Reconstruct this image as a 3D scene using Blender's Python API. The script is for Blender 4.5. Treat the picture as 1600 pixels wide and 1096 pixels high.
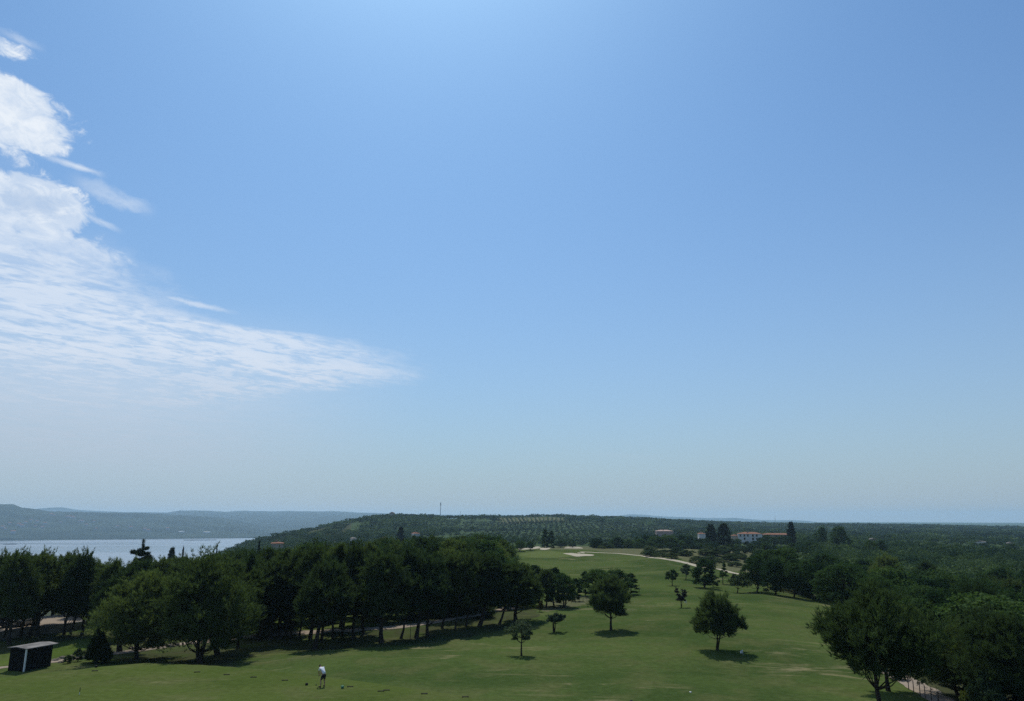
import bpy, math, random
import numpy as np
from mathutils import Vector

# ------------------------------------------------------------------ clear
for o in list(bpy.data.objects):
    bpy.data.objects.remove(o, do_unlink=True)
SC = bpy.context.scene
C = SC.collection
R_ = math.radians

# ------------------------------------------------------------------ camera
CAM_Z, PITCH, FOC = 13.0, R_(12.7), 1164.0      # metres, radians, focal length in photo pixels (1600 wide)
cam_d = bpy.data.cameras.new('camera')
cam_d.sensor_width = 36.0
cam_d.lens = 36.0 * FOC / 1600.0
cam_d.clip_start, cam_d.clip_end = 0.5, 60000.0
cam = bpy.data.objects.new('camera', cam_d)
cam.location = (0, 0, CAM_Z)
cam.rotation_euler = (R_(90) + PITCH, 0, 0)
C.objects.link(cam)
SC.camera = cam

# ------------------------------------------------------------------ sky, sun, exposure
SUN_EL, SUN_AZ = R_(57.0), R_(-9.0)
sun_d = bpy.data.lights.new('sun', 'SUN')
sun_d.energy, sun_d.angle, sun_d.color = 3.3, R_(0.53), (1.0, 0.95, 0.85)
sun = bpy.data.objects.new('sun', sun_d)
S_DIR = Vector((math.sin(SUN_AZ) * math.cos(SUN_EL), math.cos(SUN_AZ) * math.cos(SUN_EL), math.sin(SUN_EL)))
sun.rotation_euler = S_DIR.to_track_quat('Z', 'Y').to_euler()
sun.location = (0, 0, 200)
C.objects.link(sun)
vs = SC.view_settings
vs.view_transform, vs.look, vs.exposure, vs.gamma = 'Standard', 'None', 0.0, 1.0
vs.use_curve_mapping = False
SC.cycles.use_denoising = False
SC.cycles.use_adaptive_sampling = False
SC.cycles.max_bounces = 6
SC.cycles.diffuse_bounces = 3
SC.cycles.glossy_bounces = 2
SC.cycles.transmission_bounces = 4
SC.cycles.transparent_max_bounces = 6
SC.cycles.volume_bounces = 1
SC.cycles.sample_clamp_indirect = 4.0

SKY_STRENGTH = 0.1
SKY_TINT = (0.495, 0.825, 1.07)
HAZE_C, HAZE_EL = (0.405, 0.485, 0.555), 13.5
wd = bpy.data.worlds.new('World')
SC.world = wd
wd.use_nodes = True


class NT:
    """small helper round a node tree"""
    def __init__(self, tree):
        self.t = tree

    def n(self, kind, **kw):
        nd = self.t.nodes.new(kind)
        for k, v in kw.items():
            setattr(nd, k, v)
        return nd

    def put(self, sock, v):
        if isinstance(v, bpy.types.NodeSocket):
            self.t.links.new(v, sock)
        elif v is not None:
            sock.default_value = v

    def m(self, op, a, b=None, c=None, clamp=False):
        nd = self.n('ShaderNodeMath', operation=op, use_clamp=clamp)
        self.put(nd.inputs[0], a)
        if b is not None:
            self.put(nd.inputs[1], b)
        if c is not None:
            self.put(nd.inputs[2], c)
        return nd.outputs[0]

    def ss(self, v, lo, hi, a=0.0, b=1.0):
        nd = self.n('ShaderNodeMapRange', interpolation_type='SMOOTHSTEP')
        for i, x in enumerate((v, lo, hi, a, b)):
            self.put(nd.inputs[i], x)
        return nd.outputs[0]

    def lin(self, v, lo, hi, a=0.0, b=1.0):
        nd = self.n('ShaderNodeMapRange')
        for i, x in enumerate((v, lo, hi, a, b)):
            self.put(nd.inputs[i], x)
        return nd.outputs[0]

    def noise(self, vec, scale, detail=4.0, rough=0.55, dist=0.0, lac=2.0):
        nd = self.n('ShaderNodeTexNoise')
        self.put(nd.inputs['Vector'], vec)
        nd.inputs['Scale'].default_value = scale
        nd.inputs['Detail'].default_value = detail
        nd.inputs['Roughness'].default_value = rough
        nd.inputs['Lacunarity'].default_value = lac
        nd.inputs['Distortion'].default_value = dist
        return nd.outputs['Fac']

    def mix(self, f, a, b, blend='MIX'):
        nd = self.n('ShaderNodeMix', data_type='RGBA', blend_type=blend)
        self.put(nd.inputs['Factor'], f)
        for s, v in (('A', a), ('B', b)):
            sock = [i for i in nd.inputs if i.name == s and i.type == 'RGBA'][0]
            if isinstance(v, tuple):
                v = (v[0], v[1], v[2], 1.0)
            self.put(sock, v)
        return [o for o in nd.outputs if o.type == 'RGBA'][0]

    def xyz(self, x, y, z=0.0):
        nd = self.n('ShaderNodeCombineXYZ')
        for i, v in enumerate((x, y, z)):
            self.put(nd.inputs[i], v)
        return nd.outputs[0]

    def curve(self, v, pts):
        nd = self.n('ShaderNodeFloatCurve')
        cv = nd.mapping.curves[0]
        pts = sorted(pts)
        cv.points[0].location = pts[0]
        cv.points[1].location = pts[-1]
        for p in pts[1:-1]:
            cv.points.new(*p)
        for p in cv.points:
            p.handle_type = 'AUTO_CLAMPED'
        nd.mapping.update()
        self.put(nd.inputs['Value'], v)
        return nd.outputs[0]


def build_world():
    t = wd.node_tree
    t.nodes.clear()
    N = NT(t)
    out = N.n('ShaderNodeOutputWorld')
    bg = N.n('ShaderNodeBackground')
    bg.inputs['Strength'].default_value = SKY_STRENGTH
    t.links.new(bg.outputs[0], out.inputs['Surface'])
    sky = N.n('ShaderNodeTexSky', sky_type='NISHITA', sun_disc=False)
    sky.sun_elevation = SUN_EL
    sky.sun_rotation = SUN_AZ
    sky.altitude = 80.0
    sky.air_density, sky.dust_density, sky.ozone_density = 1.0, 1.2, 1.5
    # white balance of the picture, then the grey summer haze that thickens towards the horizon all round
    g = N.n('ShaderNodeGamma')
    t.links.new(sky.outputs[0], g.inputs[0])
    g.inputs[1].default_value = 1.06
    skyc = N.mix(1.0, g.outputs[0], SKY_TINT, 'MULTIPLY')
    # clouds: a layer far overhead, looked up by direction in the sky
    tc = N.n('ShaderNodeTexCoord')
    sp = N.n('ShaderNodeSeparateXYZ')
    t.links.new(tc.outputs['Generated'], sp.inputs[0])
    dx, dy, dz = sp.outputs
    az = N.m('MULTIPLY', N.m('ARCTAN2', dx, dy), 180 / math.pi)
    el = N.m('MULTIPLY', N.m('ARCSINE', dz), 180 / math.pi)
    den = N.m('ADD', N.m('MAXIMUM', dz, 0.0), 0.05)
    px, py = N.m('DIVIDE', dx, den), N.m('DIVIDE', dy, den)
    ca, sa = math.cos(R_(40)), math.sin(R_(40))
    u = N.m('ADD', N.m('MULTIPLY', px, sa), N.m('MULTIPLY', py, ca))      # along the wind
    v = N.m('SUBTRACT', N.m('MULTIPLY', px, ca), N.m('MULTIPLY', py, sa))  # across it
    skyc = N.mix(N.m('MULTIPLY', N.m('POWER', 2.71828, N.m('DIVIDE', N.m('MAXIMUM', el, 0.0), -HAZE_EL)), 0.95), skyc, tuple(c / SKY_STRENGTH for c in HAZE_C))
    streak = N.xyz(N.m('MULTIPLY', u, 0.2), v, 0.0)
    n_st = N.noise(streak, 3.4, 6.0, 0.62, 0.35)
    n_st2 = N.noise(N.xyz(N.m('MULTIPLY', u, 0.35), v, 3.7), 8.0, 6.0, 0.66, 0.5)
    n_rip = N.noise(N.xyz(u, N.m('MULTIPLY', v, 1.2), 9.1), 4.6, 4.0, 0.62, 0.8)
    puff = N.xyz(N.m('ADD', N.m('MULTIPLY', az, 0.8), N.m('MULTIPLY', el, 0.35)), N.m('SUBTRACT', N.m('MULTIPLY', el, 1.25), N.m('MULTIPLY', az, -0.45)), 1.3)
    n_pf = N.noise(puff, 0.30, 9.0, 0.6, 0.35)
    n_fine = N.noise(N.xyz(N.m('MULTIPLY', az, 0.9), N.m('MULTIPLY', el, 1.3), 5.5), 0.75, 7.0, 0.64, 0.5)
    edge_pts = [(-60, 3.0), (-42, 3.4), (-33.5, 4.4), (-27.5, 5.5), (-22.4, 6.7), (-18.0, 7.8), (-15.5, 8.8), (-11.0, 9.7),
                (-8.6, 10.5), (-8.4, 11.0), (-9.6, 11.6), (-11.2, 12.4), (-13.4, 13.1), (-16.6, 13.5), (-23.2, 13.9), (-25.0, 14.4),
                (-25.6, 15.0), (-27.0, 15.9), (-28.2, 16.9), (-30.0, 17.9), (-31.7, 18.9), (-31.8, 20.0), (-31.9, 21.2),
                (-33.6, 22.0), (-34.6, 22.7), (-33.2, 23.6), (-32.6, 24.7), (-32.9, 25.7), (-34.0, 26.5), (-35.6, 27.1),
                (-37.4, 27.5), (-37.6, 28.0), (-36.6, 28.7), (-37.0, 29.3), (-41.0, 30.5), (-52.0, 40.0)]
    edge = N.m('SUBTRACT', N.m('MULTIPLY', N.curve(N.m('DIVIDE', el, 40.0), [(e / 40.0, (a + 60) / 60.0) for a, e in edge_pts]), 60.0), 60.0)
    wob = N.m('ADD', N.m('MULTIPLY', N.m('SUBTRACT', n_st, 0.5), N.lin(el, 8.0, 20.0, 11.0, 4.0)),
              N.m('ADD', N.m('MULTIPLY', N.m('SUBTRACT', n_pf, 0.5), 4.0), N.m('MULTIPLY', N.m('SUBTRACT', n_fine, 0.5), 4.0)))
    inside = N.m('ADD', N.m('SUBTRACT', edge, az), wob)                    # degrees inside the bank
    up = N.ss(el, 15.0, 20.0)                                              # 0 low veil, 1 high bright part
    cov_hi = N.ss(inside, -0.5, 1.0)
    cov_lo = N.ss(inside, -3.5, N.lin(el, 5.0, 13.0, 10.0, 4.5))
    mixf = lambda x, y: N.m('ADD', N.m('MULTIPLY', x, up), N.m('MULTIPLY', y, N.m('SUBTRACT', 1.0, up)))
    cov = mixf(cov_hi, cov_lo)
    # body of the high part: bright, with blue holes mostly in the broken band at 21 to 23 degrees
    hole = N.m('MULTIPLY', N.ss(N.m('ABSOLUTE', N.m('SUBTRACT', el, 22.2)), 1.5, 0.2), 0.13)
    hi_t = N.m('ADD', N.m('MULTIPLY', n_pf, 0.38), N.m('ADD', N.m('MULTIPLY', n_st, 0.2), N.m('MULTIPLY', n_fine, 0.42)))
    hi_d = N.ss(N.m('SUBTRACT', hi_t, hole), 0.34, 0.47, 0.06, 0.98)
    # body of the low veil: ripples and fibres
    n_mk = N.noise(N.xyz(N.m('MULTIPLY', u, 1.5), N.m('MULTIPLY', v, 2.0), 4.4), 9.0, 3.0, 0.55, 0.6)
    lo_t = N.m('ADD', N.m('MULTIPLY', n_st2, 0.42), N.m('ADD', N.m('MULTIPLY', n_rip, 0.30), N.m('MULTIPLY', n_mk, 0.28)))
    lo_d = N.m('MULTIPLY', N.ss(lo_t, 0.41, 0.56, 0.36, 1.0), N.m('MULTIPLY', N.lin(el, 4.0, 11.0, 0.62, 0.98), N.lin(n_st, 0.3, 0.7, 0.78, 1.1)))
    dens = N.m('MULTIPLY', cov, mixf(hi_d, lo_d))
    veil = N.m('MULTIPLY', N.m('MULTIPLY', N.ss(el, 0.5, 5.0), N.ss(el, 16.0, 8.5)), N.ss(az, -4.0, -30.0))
    dens = N.m('MAXIMUM', dens, N.m('MULTIPLY', veil, N.lin(n_rip, 0.3, 0.7, 0.5, 0.72)))

    # a few single wisps off the bank: (az0, el0) -> (az1, el1), half width in degrees, strength
    for a0, e0, a1, e1, w, k in ((-34.0, 23.1, -30.4, 22.7, 0.30, 0.75), (-31.8, 21.9, -27.1, 20.8, 0.75, 0.65),
                                 (-33.0, 20.4, -29.0, 19.2, 0.35, 0.7), (-27.5, 15.4, -20.4, 14.55, 0.28, 0.7), (-38.0, 29.7, -35.2, 29.4, 0.4, 0.4),
                                 (5.8, 4.7, 12.2, 4.4, 0.35, 0.10)):
        L = math.hypot(a1 - a0, e1 - e0)
        cx, cy = (a1 - a0) / L, (e1 - e0) / L
        ra, re = N.m('SUBTRACT', az, a0), N.m('SUBTRACT', el, e0)
        s = N.m('ADD', N.m('MULTIPLY', ra, cx), N.m('MULTIPLY', re, cy))
        q = N.m('ADD', N.m('ABSOLUTE', N.m('SUBTRACT', N.m('MULTIPLY', re, cx), N.m('MULTIPLY', ra, cy))),
                N.m('MULTIPLY', N.m('SUBTRACT', n_fine, 0.5), w * 2.2))
        taper = N.m('MULTIPLY', N.ss(s, -1.5, 0.4 * L), N.ss(s, L * 1.05, L * 0.55))
        a = N.m('MULTIPLY', N.m('MULTIPLY', N.ss(q, w, 0.0), taper), N.m('MULTIPLY', N.ss(n_pf, 0.3, 0.62), k))
        dens = N.m('MAXIMUM', dens, a)
    # the one puffy cloud in the bank, lit from behind: a thick blue-grey heart in a bright rim
    pa, pe = N.m('DIVIDE', N.m('SUBTRACT', az, -34.6), 2.3), N.m('DIVIDE', N.m('SUBTRACT', el, 20.0), 1.1)
    pr = N.m('ADD', N.m('SQRT', N.m('ADD', N.m('MULTIPLY', pa, pa), N.m('MULTIPLY', pe, pe))),
             N.m('ADD', N.m('MULTIPLY', N.m('SUBTRACT', n_pf, 0.5), 1.5), N.m('MULTIPLY', N.m('SUBTRACT', n_fine, 0.5), 1.2)))
    heart = N.ss(pr, 1.1, 0.2)
    dens = N.m('MAXIMUM', dens, N.m('MULTIPLY', N.ss(pr, 1.6, 1.2), 0.9))
    dens = N.m('MULTIPLY', dens, N.ss(az, -150.0, -80.0))
    c_hi = N.mix(N.ss(hi_t, 0.42, 0.62), (0.60, 0.71, 0.87), (0.86, 0.91, 0.97))
    c_lo = N.mix(N.ss(el, 3.0, 13.0), (0.50, 0.56, 0.66), (0.68, 0.77, 0.90))
    cc = N.mix(up, c_lo, c_hi)
    cc = N.mix(N.m('MULTIPLY', heart, 0.75), cc, (0.47, 0.60, 0.80))
    cc = N.mix(1.0, cc, (1 / SKY_STRENGTH,) * 3, 'MULTIPLY')
    t.links.new(N.mix(dens, skyc, cc), bg.inputs['Color'])
    wd.cycles.sampling_method = 'MANUAL'
    wd.cycles.sample_map_resolution = 256


build_world()

# ------------------------------------------------------------------ helpers
rng = np.random.default_rng(7)


def tag(o, label=None, cat=None, group=None, kind=None):
    for k, v in (('label', label), ('category', cat), ('group', group), ('kind', kind)):
        if v:
            o[k] = v
    return o


def empty(name, loc, rz=0.0, sc=1.0):
    o = bpy.data.objects.new(name, None)
    o.empty_display_size = 0.5
    o.location = loc
    o.rotation_euler = (0, 0, rz)
    o.scale = (sc,) * 3 if not isinstance(sc, tuple) else sc
    C.objects.link(o)
    return o


def mesh_np(name, V, F, mats=(), midx=None, smooth=False, col=None):
    V = np.asarray(V, np.float32)
    F = np.asarray(F, np.int32)
    me = bpy.data.meshes.new(name)
    k = F.shape[1]
    me.vertices.add(len(V))
    me.vertices.foreach_set('co', V.ravel())
    me.loops.add(F.size)
    me.loops.foreach_set('vertex_index', F.ravel())
    me.polygons.add(len(F))
    me.polygons.foreach_set('loop_start', np.arange(0, F.size, k, dtype=np.int32))
    if midx is not None:
        me.polygons.foreach_set('material_index', np.asarray(midx, np.int32))
    me.polygons.foreach_set('use_smooth', np.full(len(F), smooth, bool))
    me.update(calc_edges=True)
    if col is not None:
        at_ = me.color_attributes.new('cover', 'FLOAT_COLOR', 'POINT')
        c4 = np.ones((len(V), 4), np.float32)
        c4[:, :3] = col
        at_.data.foreach_set('color', c4.ravel())
    for m in mats:
        me.materials.append(m)
    return me


def obj(name, me, parent=None, loc=None):
    o = bpy.data.objects.new(name, me)
    C.objects.link(o)
    if parent is not None:
        o.parent = parent
    if loc is not None:
        o.location = loc
    return o


class MB:
    """collects boxes, tubes and polygons into ONE mesh"""
    def __init__(self):
        self.v, self.f, self.mi = [], [], []

    def poly(self, pts, faces, mi=0):
        b = len(self.v)
        self.v += [tuple(p) for p in pts]
        self.f += [tuple(b + i for i in f) for f in faces]
        self.mi += [mi] * len(faces)

    def box(self, c, s, rz=0.0, mi=0):
        cx, cy, cz = c
        a, b_, h = s[0] / 2, s[1] / 2, s[2] / 2
        co, si = math.cos(rz), math.sin(rz)
        P = [(cx + x * co - y * si, cy + x * si + y * co, cz + z) for z in (-h, h) for x, y in ((-a, -b_), (a, -b_), (a, b_), (-a, b_))]
        self.poly(P, [(3, 2, 1, 0), (4, 5, 6, 7), (0, 1, 5, 4), (1, 2, 6, 5), (2, 3, 7, 6), (3, 0, 4, 7)], mi)

    def tube(self, pts, rad, n=7, mi=0, cap=True):
        V, F = tube_np(np.array(pts, float), np.array(rad, float), n)
        self.poly(V.tolist(), F.tolist(), mi)
        if cap:
            m = len(pts)
            b = len(self.v) - n * m
            self.f += [tuple(range(b + n - 1, b - 1, -1)), tuple(range(b + n * (m - 1), b + n * m))]
            self.mi += [mi, mi]

    def build(self, name, mats, parent=None, loc=None, smooth=False):
        me = bpy.data.meshes.new(name)
        me.from_pydata(self.v, [], self.f)
        for m in (mats if isinstance(mats, (list, tuple)) else [mats]):
            me.materials.append(m)
        me.polygons.foreach_set('material_index', self.mi)
        if smooth:
            me.polygons.foreach_set('use_smooth', [True] * len(self.f))
        me.update()
        return obj(name, me, parent, loc)


def tube_np(P, rad, n=6):
    m = len(P)
    T = np.gradient(P, axis=0)
    T /= np.linalg.norm(T, axis=1)[:, None] + 1e-9
    ref = np.array([1.0, 0.13, 0.07])
    A = np.cross(T, ref)
    A /= np.linalg.norm(A, axis=1)[:, None] + 1e-9
    B = np.cross(T, A)
    th = np.linspace(0, 2 * math.pi, n, endpoint=False)
    V = (P[:, None, :] + rad[:, None, None] * (np.cos(th)[None, :, None] * A[:, None, :] + np.sin(th)[None, :, None] * B[:, None, :])).reshape(-1, 3)
    F = []
    for j in range(m - 1):
        for i in range(n):
            k = (i + 1) % n
            F.append((j * n + i, j * n + k, (j + 1) * n + k, (j + 1) * n + i))
    return V, np.array(F)


# value noise in the plane, for the shapes of the land
_perm = np.random.default_rng(3).random((256, 256))


def vnoise(x, y):
    xi, yi = np.floor(x).astype(int), np.floor(y).astype(int)
    fx, fy = x - xi, y - yi
    fx, fy = fx * fx * (3 - 2 * fx), fy * fy * (3 - 2 * fy)
    g = lambda a, b: _perm[a & 255, b & 255]
    return (g(xi, yi) * (1 - fx) + g(xi + 1, yi) * fx) * (1 - fy) + (g(xi, yi + 1) * (1 - fx) + g(xi + 1, yi + 1) * fx) * fy - 0.5


def fbm(x, y, o=4):
    s, a, f = 0.0, 1.0, 1.0
    for _ in range(o):
        s = s + a * vnoise(x * f + 17.3 * f, y * f - 5.1 * f)
        a, f = a * 0.5, f * 2.03
    return s


def px_dir(px, py):
    X, U = px - 800.0, 548.0 - py
    return X, FOC * math.cos(PITCH) - U * math.sin(PITCH), FOC * math.sin(PITCH) + U * math.cos(PITCH)


def px_az(px):
    d = px_dir(px, 810.0)
    return math.atan2(d[0], d[1])


def sstep(x, a, b):
    t = np.clip((x - a) / (b - a), 0, 1)
    return t * t * (3 - 2 * t)


# ------------------------------------------------------------------ the land: height by bearing and distance
NEAR = [(0, 0), (55, 0), (70, 0), (85, -.1), (100, -.3), (130, -.7), (170, -.8), (230, -.2), (300, .5), (335, .7), (375, -2), (450, -4)]
LEFT = [(0, 0), (55, 0), (85, -.2), (100, -.6), (130, -1.5)]
COLS = [
    (-70, LEFT + [(200, -10), (300, -24), (450, -42), (700, -66), (850, -78), (1200, -90), (20000, -95)]),
    (-33.8, LEFT + [(200, -10), (300, -24), (450, -42), (700, -66), (850, -78), (1200, -90), (20000, -95)]),
    (-28.6, LEFT + [(200, -9), (300, -20), (450, -38), (700, -60), (1000, -78), (1400, -90), (20000, -95)]),
    (-22.7, LEFT + [(200, -8), (300, -17), (450, -30), (700, -48), (1000, -66), (1200, -78), (1600, -90), (20000, -95)]),
    (-20.7, LEFT + [(200, -7), (300, -13), (450, -19), (700, -25), (1000, -29), (1200, -60), (1350, -80), (2000, -92), (20000, -95)]),
    (-18.5, LEFT + [(200, -6), (300, -11), (450, -15), (700, -19), (1000, -17), (1120, -18), (1350, -60), (1600, -85), (20000, -95)]),
    (-16.4, LEFT + [(200, -5), (300, -9), (450, -12), (700, -15), (900, -12), (1100, -9), (1300, -20), (1700, -70), (2200, -90), (20000, -95)]),
    (-13.5, LEFT + [(200, -4), (300, -8), (450, -10), (700, -12), (900, -6), (1150, 1.5), (1400, -5), (1900, -55), (2500, -88), (20000, -95)]),
    (-10.9, LEFT + [(200, -3.5), (300, -7), (450, -9), (700, -11), (900, -4), (1200, 12), (1500, 6), (2200, -40), (3000, -85), (20000, -90)]),
    (-8.6, LEFT + [(200, -3), (300, -6), (450, -8), (700, -10), (900, -4), (1250, 17), (1600, 10), (2500, -30), (4000, -60), (20000, -60)]),
    (-4.8, [(0, 0), (55, 0), (85, -.1), (100, -.3), (130, -.8), (170, -1.2), (230, -1.5), (300, -2), (450, -5), (700, -8), (950, -3), (1350, 14), (1700, 8), (3000, -30), (20000, -50)]),
    (-1.0, NEAR + [(700, -6.5), (950, -2), (1100, 3), (1400, 16), (1800, 8), (3000, -30), (20000, -50)]),
    (3.4, NEAR + [(700, -6), (950, -2), (1100, 4), (1300, 12), (1480, 17.5), (1800, 10), (3000, -30), (20000, -50)]),
    (9.5, NEAR + [(700, -6), (1000, -4), (1300, 4), (1600, 11), (2000, 6), (3000, -25), (20000, -50)]),
    (13.7, NEAR + [(700, -6), (1000, -6), (1500, 0), (2000, 4.5), (2600, -4), (4000, -30), (20000, -50)]),
    (18.5, [(0, 0), (55, 0), (85, -.1), (130, -.6), (170, -1.2), (230, -2), (300, -2.6), (450, -3), (550, -2.4), (700, -6), (1000, -10), (1500, -9), (2300, -2.5), (3200, -20), (20000, -60)]),
    (22.5, [(0, 0), (55, 0), (85, -.4), (130, -1.6), (170, -3), (230, -4), (300, -5), (450, -6), (700, -9), (1000, -11), (1500, -11), (2400, -4.5), (3300, -22), (20000, -60)]),
    (26.7, [(0, 0), (50, 0), (70, -.5), (100, -2), (130, -3.5), (170, -5), (230, -6), (300, -7), (450, -8), (700, -10), (1000, -12), (1500, -12), (2500, -6), (3300, -24), (20000, -60)]),
    (33.8, [(0, 0), (45, 0), (70, -1), (100, -3), (130, -4.5), (170, -6), (230, -7), (300, -8), (450, -9), (700, -12), (1000, -14), (1500, -15), (2500, -12.5), (3300, -30), (20000, -60)]),
    (70, [(0, 0), (45, 0), (70, -1), (100, -3), (130, -4.5), (170, -6), (230, -7), (300, -8), (450, -9), (700, -12), (1000, -14), (1500, -15), (2500, -13), (3300, -30), (20000, -60)]),
]
_LR = np.linspace(math.log(10.0), math.log(20000.0), 420)
_AZ = np.linspace(-70, 70, 561)


def _table():
    zs = np.array([np.interp(np.exp(_LR), *zip(*kn)) for _, kn in COLS])
    ca = np.array([a for a, _ in COLS])
    G = np.array([np.interp(_AZ, ca, zs[:, j]) for j in range(len(_LR))]).T     # az, r
    k = np.exp(-np.linspace(-2, 2, 13) ** 2)
    k /= k.sum()
    G = np.apply_along_axis(lambda v: np.convolve(np.pad(v, 6, 'edge'), k, 'valid'), 1, G)
    k2 = np.exp(-np.linspace(-2, 2, 11) ** 2)
    k2 /= k2.sum()
    return np.apply_along_axis(lambda v: np.convolve(np.pad(v, 5, 'edge'), k2, 'valid'), 0, G)


_G = _table()


def _base(az, r):
    a = np.clip((np.degrees(az) + 70) / 140 * (len(_AZ) - 1), 0, len(_AZ) - 1.001)
    b = np.clip((np.log(np.maximum(r, 10)) - _LR[0]) / (_LR[-1] - _LR[0]) * (len(_LR) - 1), 0, len(_LR) - 1.001)
    i, j = a.astype(int), b.astype(int)
    fa, fb = a - i, b - j
    return (_G[i, j] * (1 - fa) + _G[i + 1, j] * fa) * (1 - fb) + (_G[i, j + 1] * (1 - fa) + _G[i + 1, j + 1] * fa) * fb


# the raised tee: its far edge by bearing, the drop behind it
TEE_PX = [(-500, 1085), (-200, 1068), (0, 1056), (80, 1049), (150, 1040), (230, 1033.5), (330, 1038), (420, 1046), (520, 1058), (620, 1072), (700, 1084), (760, 1096), (860, 1125)]


def _flat(px, py):
    d = px_dir(px, py)
    h = math.hypot(d[0], d[1])
    r = CAM_Z * h / -d[2]
    return math.atan2(d[0], d[1]), r


_TE = [_flat(*p) for p in TEE_PX]
_TA, _TR = [a for a, _ in _TE], [r for _, r in _TE]
tee_edge = lambda az: np.interp(az, _TA, _TR)
tee_drop = lambda az: np.interp(np.degrees(az), [-40, -30, -24, -18, -13, -10], [1.5, 1.3, 1.2, 1.0, .35, 0.0])


def H(x, y):
    x, y = np.asarray(x, float), np.asarray(y, float)
    r = np.hypot(x, y) + 1e-6
    az = np.arctan2(x, y)
    z = _base(az, r)
    te = tee_edge(az)
    z = z - tee_drop(az) * sstep(r, te, te + 4.5) * (1 - sstep(r, 110, 150))
    # swells of the fairway, rolling country beyond
    roll = sstep(r, te + 2, te + 14) * (1 - sstep(r, 280, 360))
    z = z + roll * (1.35 * vnoise(x / 26 + 3.1, y / 19 + 8.2) + 0.55 * vnoise(x / 11, y / 10 + 4))
    z = z + sstep(r, 350, 700) * (1 - sstep(r, 6000, 9000)) * 3.0 * fbm(x / 140, y / 140, 3)
    return z


def Hf(x, y):
    return float(H(x, y))


_RS = np.concatenate([np.arange(20, 400, 1.0), np.geomspace(400, 6000, 1500)])


def at(px, py):
    """the point of the land that the bearing and dip of a photo pixel meet"""
    d = px_dir(px, py)
    h = math.hypot(d[0], d[1])
    ux, uy, sl = d[0] / h, d[1] / h, d[2] / h
    diff = CAM_Z + _RS * sl - H(ux * _RS, uy * _RS)
    k = int(np.argmax(diff < 0)) if (diff < 0).any() else len(_RS) - 1
    a, b = _RS[max(k - 1, 0)], _RS[k]
    for _ in range(14):
        m = (a + b) / 2
        if CAM_Z + m * sl - Hf(ux * m, uy * m) < 0:
            b = m
        else:
            a = m
    return Vector((ux * b, uy * b, Hf(ux * b, uy * b)))


def at_r(px, r):
    a = px_az(px)
    x, y = r * math.sin(a), r * math.cos(a)
    return Vector((x, y, Hf(x, y)))


def top_z(px, py, P):
    d = px_dir(px, py)
    return CAM_Z + d[2] / math.hypot(d[0], d[1]) * math.hypot(P.x, P.y)


def pip(x, y, poly):
    x, y = np.asarray(x), np.asarray(y)
    ins = np.zeros(x.shape, bool)
    n = len(poly)
    for i in range(n):
        x1, y1 = poly[i][:2]
        x2, y2 = poly[(i + 1) % n][:2]
        c = (y1 > y) != (y2 > y)
        with np.errstate(divide='ignore', invalid='ignore'):
            ins ^= c & (x < (x2 - x1) * (y - y1) / (y2 - y1 + 1e-12) + x1)
    return ins


# ------------------------------------------------------------------ materials
def mat(name, build):
    m = bpy.data.materials.new(name)
    m.use_nodes = True
    t = m.node_tree
    t.nodes.clear()
    N = NT(t)
    out = N.n('ShaderNodeOutputMaterial')
    sh = build(N)
    t.links.new(sh, out.inputs['Surface'])
    return m


def princ(N, col, rough=0.8, spec=0.3, metal=0.0, normal=None):
    p = N.n('ShaderNodeBsdfPrincipled')
    N.put(p.inputs['Base Color'], (*col, 1.0) if isinstance(col, tuple) else col)
    N.put(p.inputs['Roughness'], rough)
    N.put(p.inputs['Specular IOR Level'], spec)
    N.put(p.inputs['Metallic'], metal)
    if normal is not None:
        N.put(p.inputs['Normal'], normal)
    return p.outputs[0]


def bump(N, h, strength, dist):
    b = N.n('ShaderNodeBump')
    N.put(b.inputs['Height'], h)
    b.inputs['Strength'].default_value = strength
    b.inputs['Distance'].default_value = dist
    return b.outputs[0]


def plain(name, a, b, scale=3.0, rough=0.8, spec=0.3, metal=0.0, bmp=0.0):
    def f(N):
        tc = N.n('ShaderNodeTexCoord').outputs['Object']
        n = N.noise(tc, scale, 6.0, 0.6)
        nn = bump(N, n, bmp, 0.05) if bmp else None
        return princ(N, N.mix(N.ss(n, 0.3, 0.7), a, b), rough, spec, metal, nn)
    return mat(name, f)


def grass_nodes(N, pos, base, light, dry, dryness, big=0.035):
    """mown grass: broad patches, finer mottling, bleached scrapes"""
    n1 = N.noise(pos, big, 4.0, 0.55, 0.4)
    n2 = N.noise(pos, 0.22, 5.0, 0.6, 0.3)
    n3 = N.noise(pos, 1.7, 5.0, 0.7)
    c = N.mix(N.ss(n1, 0.38, 0.60), base, light)
    c = N.mix(N.m('MULTIPLY', N.ss(n2, 0.42, 0.68), 0.65), c, dry)
    scr = N.noise(N.xyz(N.m('MULTIPLY', sx(N, pos), 0.10), N.m('MULTIPLY', sy(N, pos), 0.32), 2.0), 1.0, 8.0, 0.7, 0.7)
    scr = N.m('MULTIPLY', N.m('MULTIPLY', N.ss(scr, 0.53, 0.68), N.ss(N.noise(pos, 0.045, 3.0, 0.5), 0.42, 0.62)), dryness)
    c = N.mix(scr, c, (0.20, 0.175, 0.095))
    c = N.mix(N.ss(n3, 0.2, 0.8), N.mix(1.0, c, (0.72, 0.74, 0.72), 'MULTIPLY'), N.mix(1.0, c, (1.2, 1.2, 1.2), 'MULTIPLY'))
    return c, n3


def sx(N, pos):
    s = N.n('ShaderNodeSeparateXYZ')
    N.put(s.inputs[0], pos)
    return s.outputs[0]


def sy(N, pos):
    s = N.n('ShaderNodeSeparateXYZ')
    N.put(s.inputs[0], pos)
    return s.outputs[1]


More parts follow.
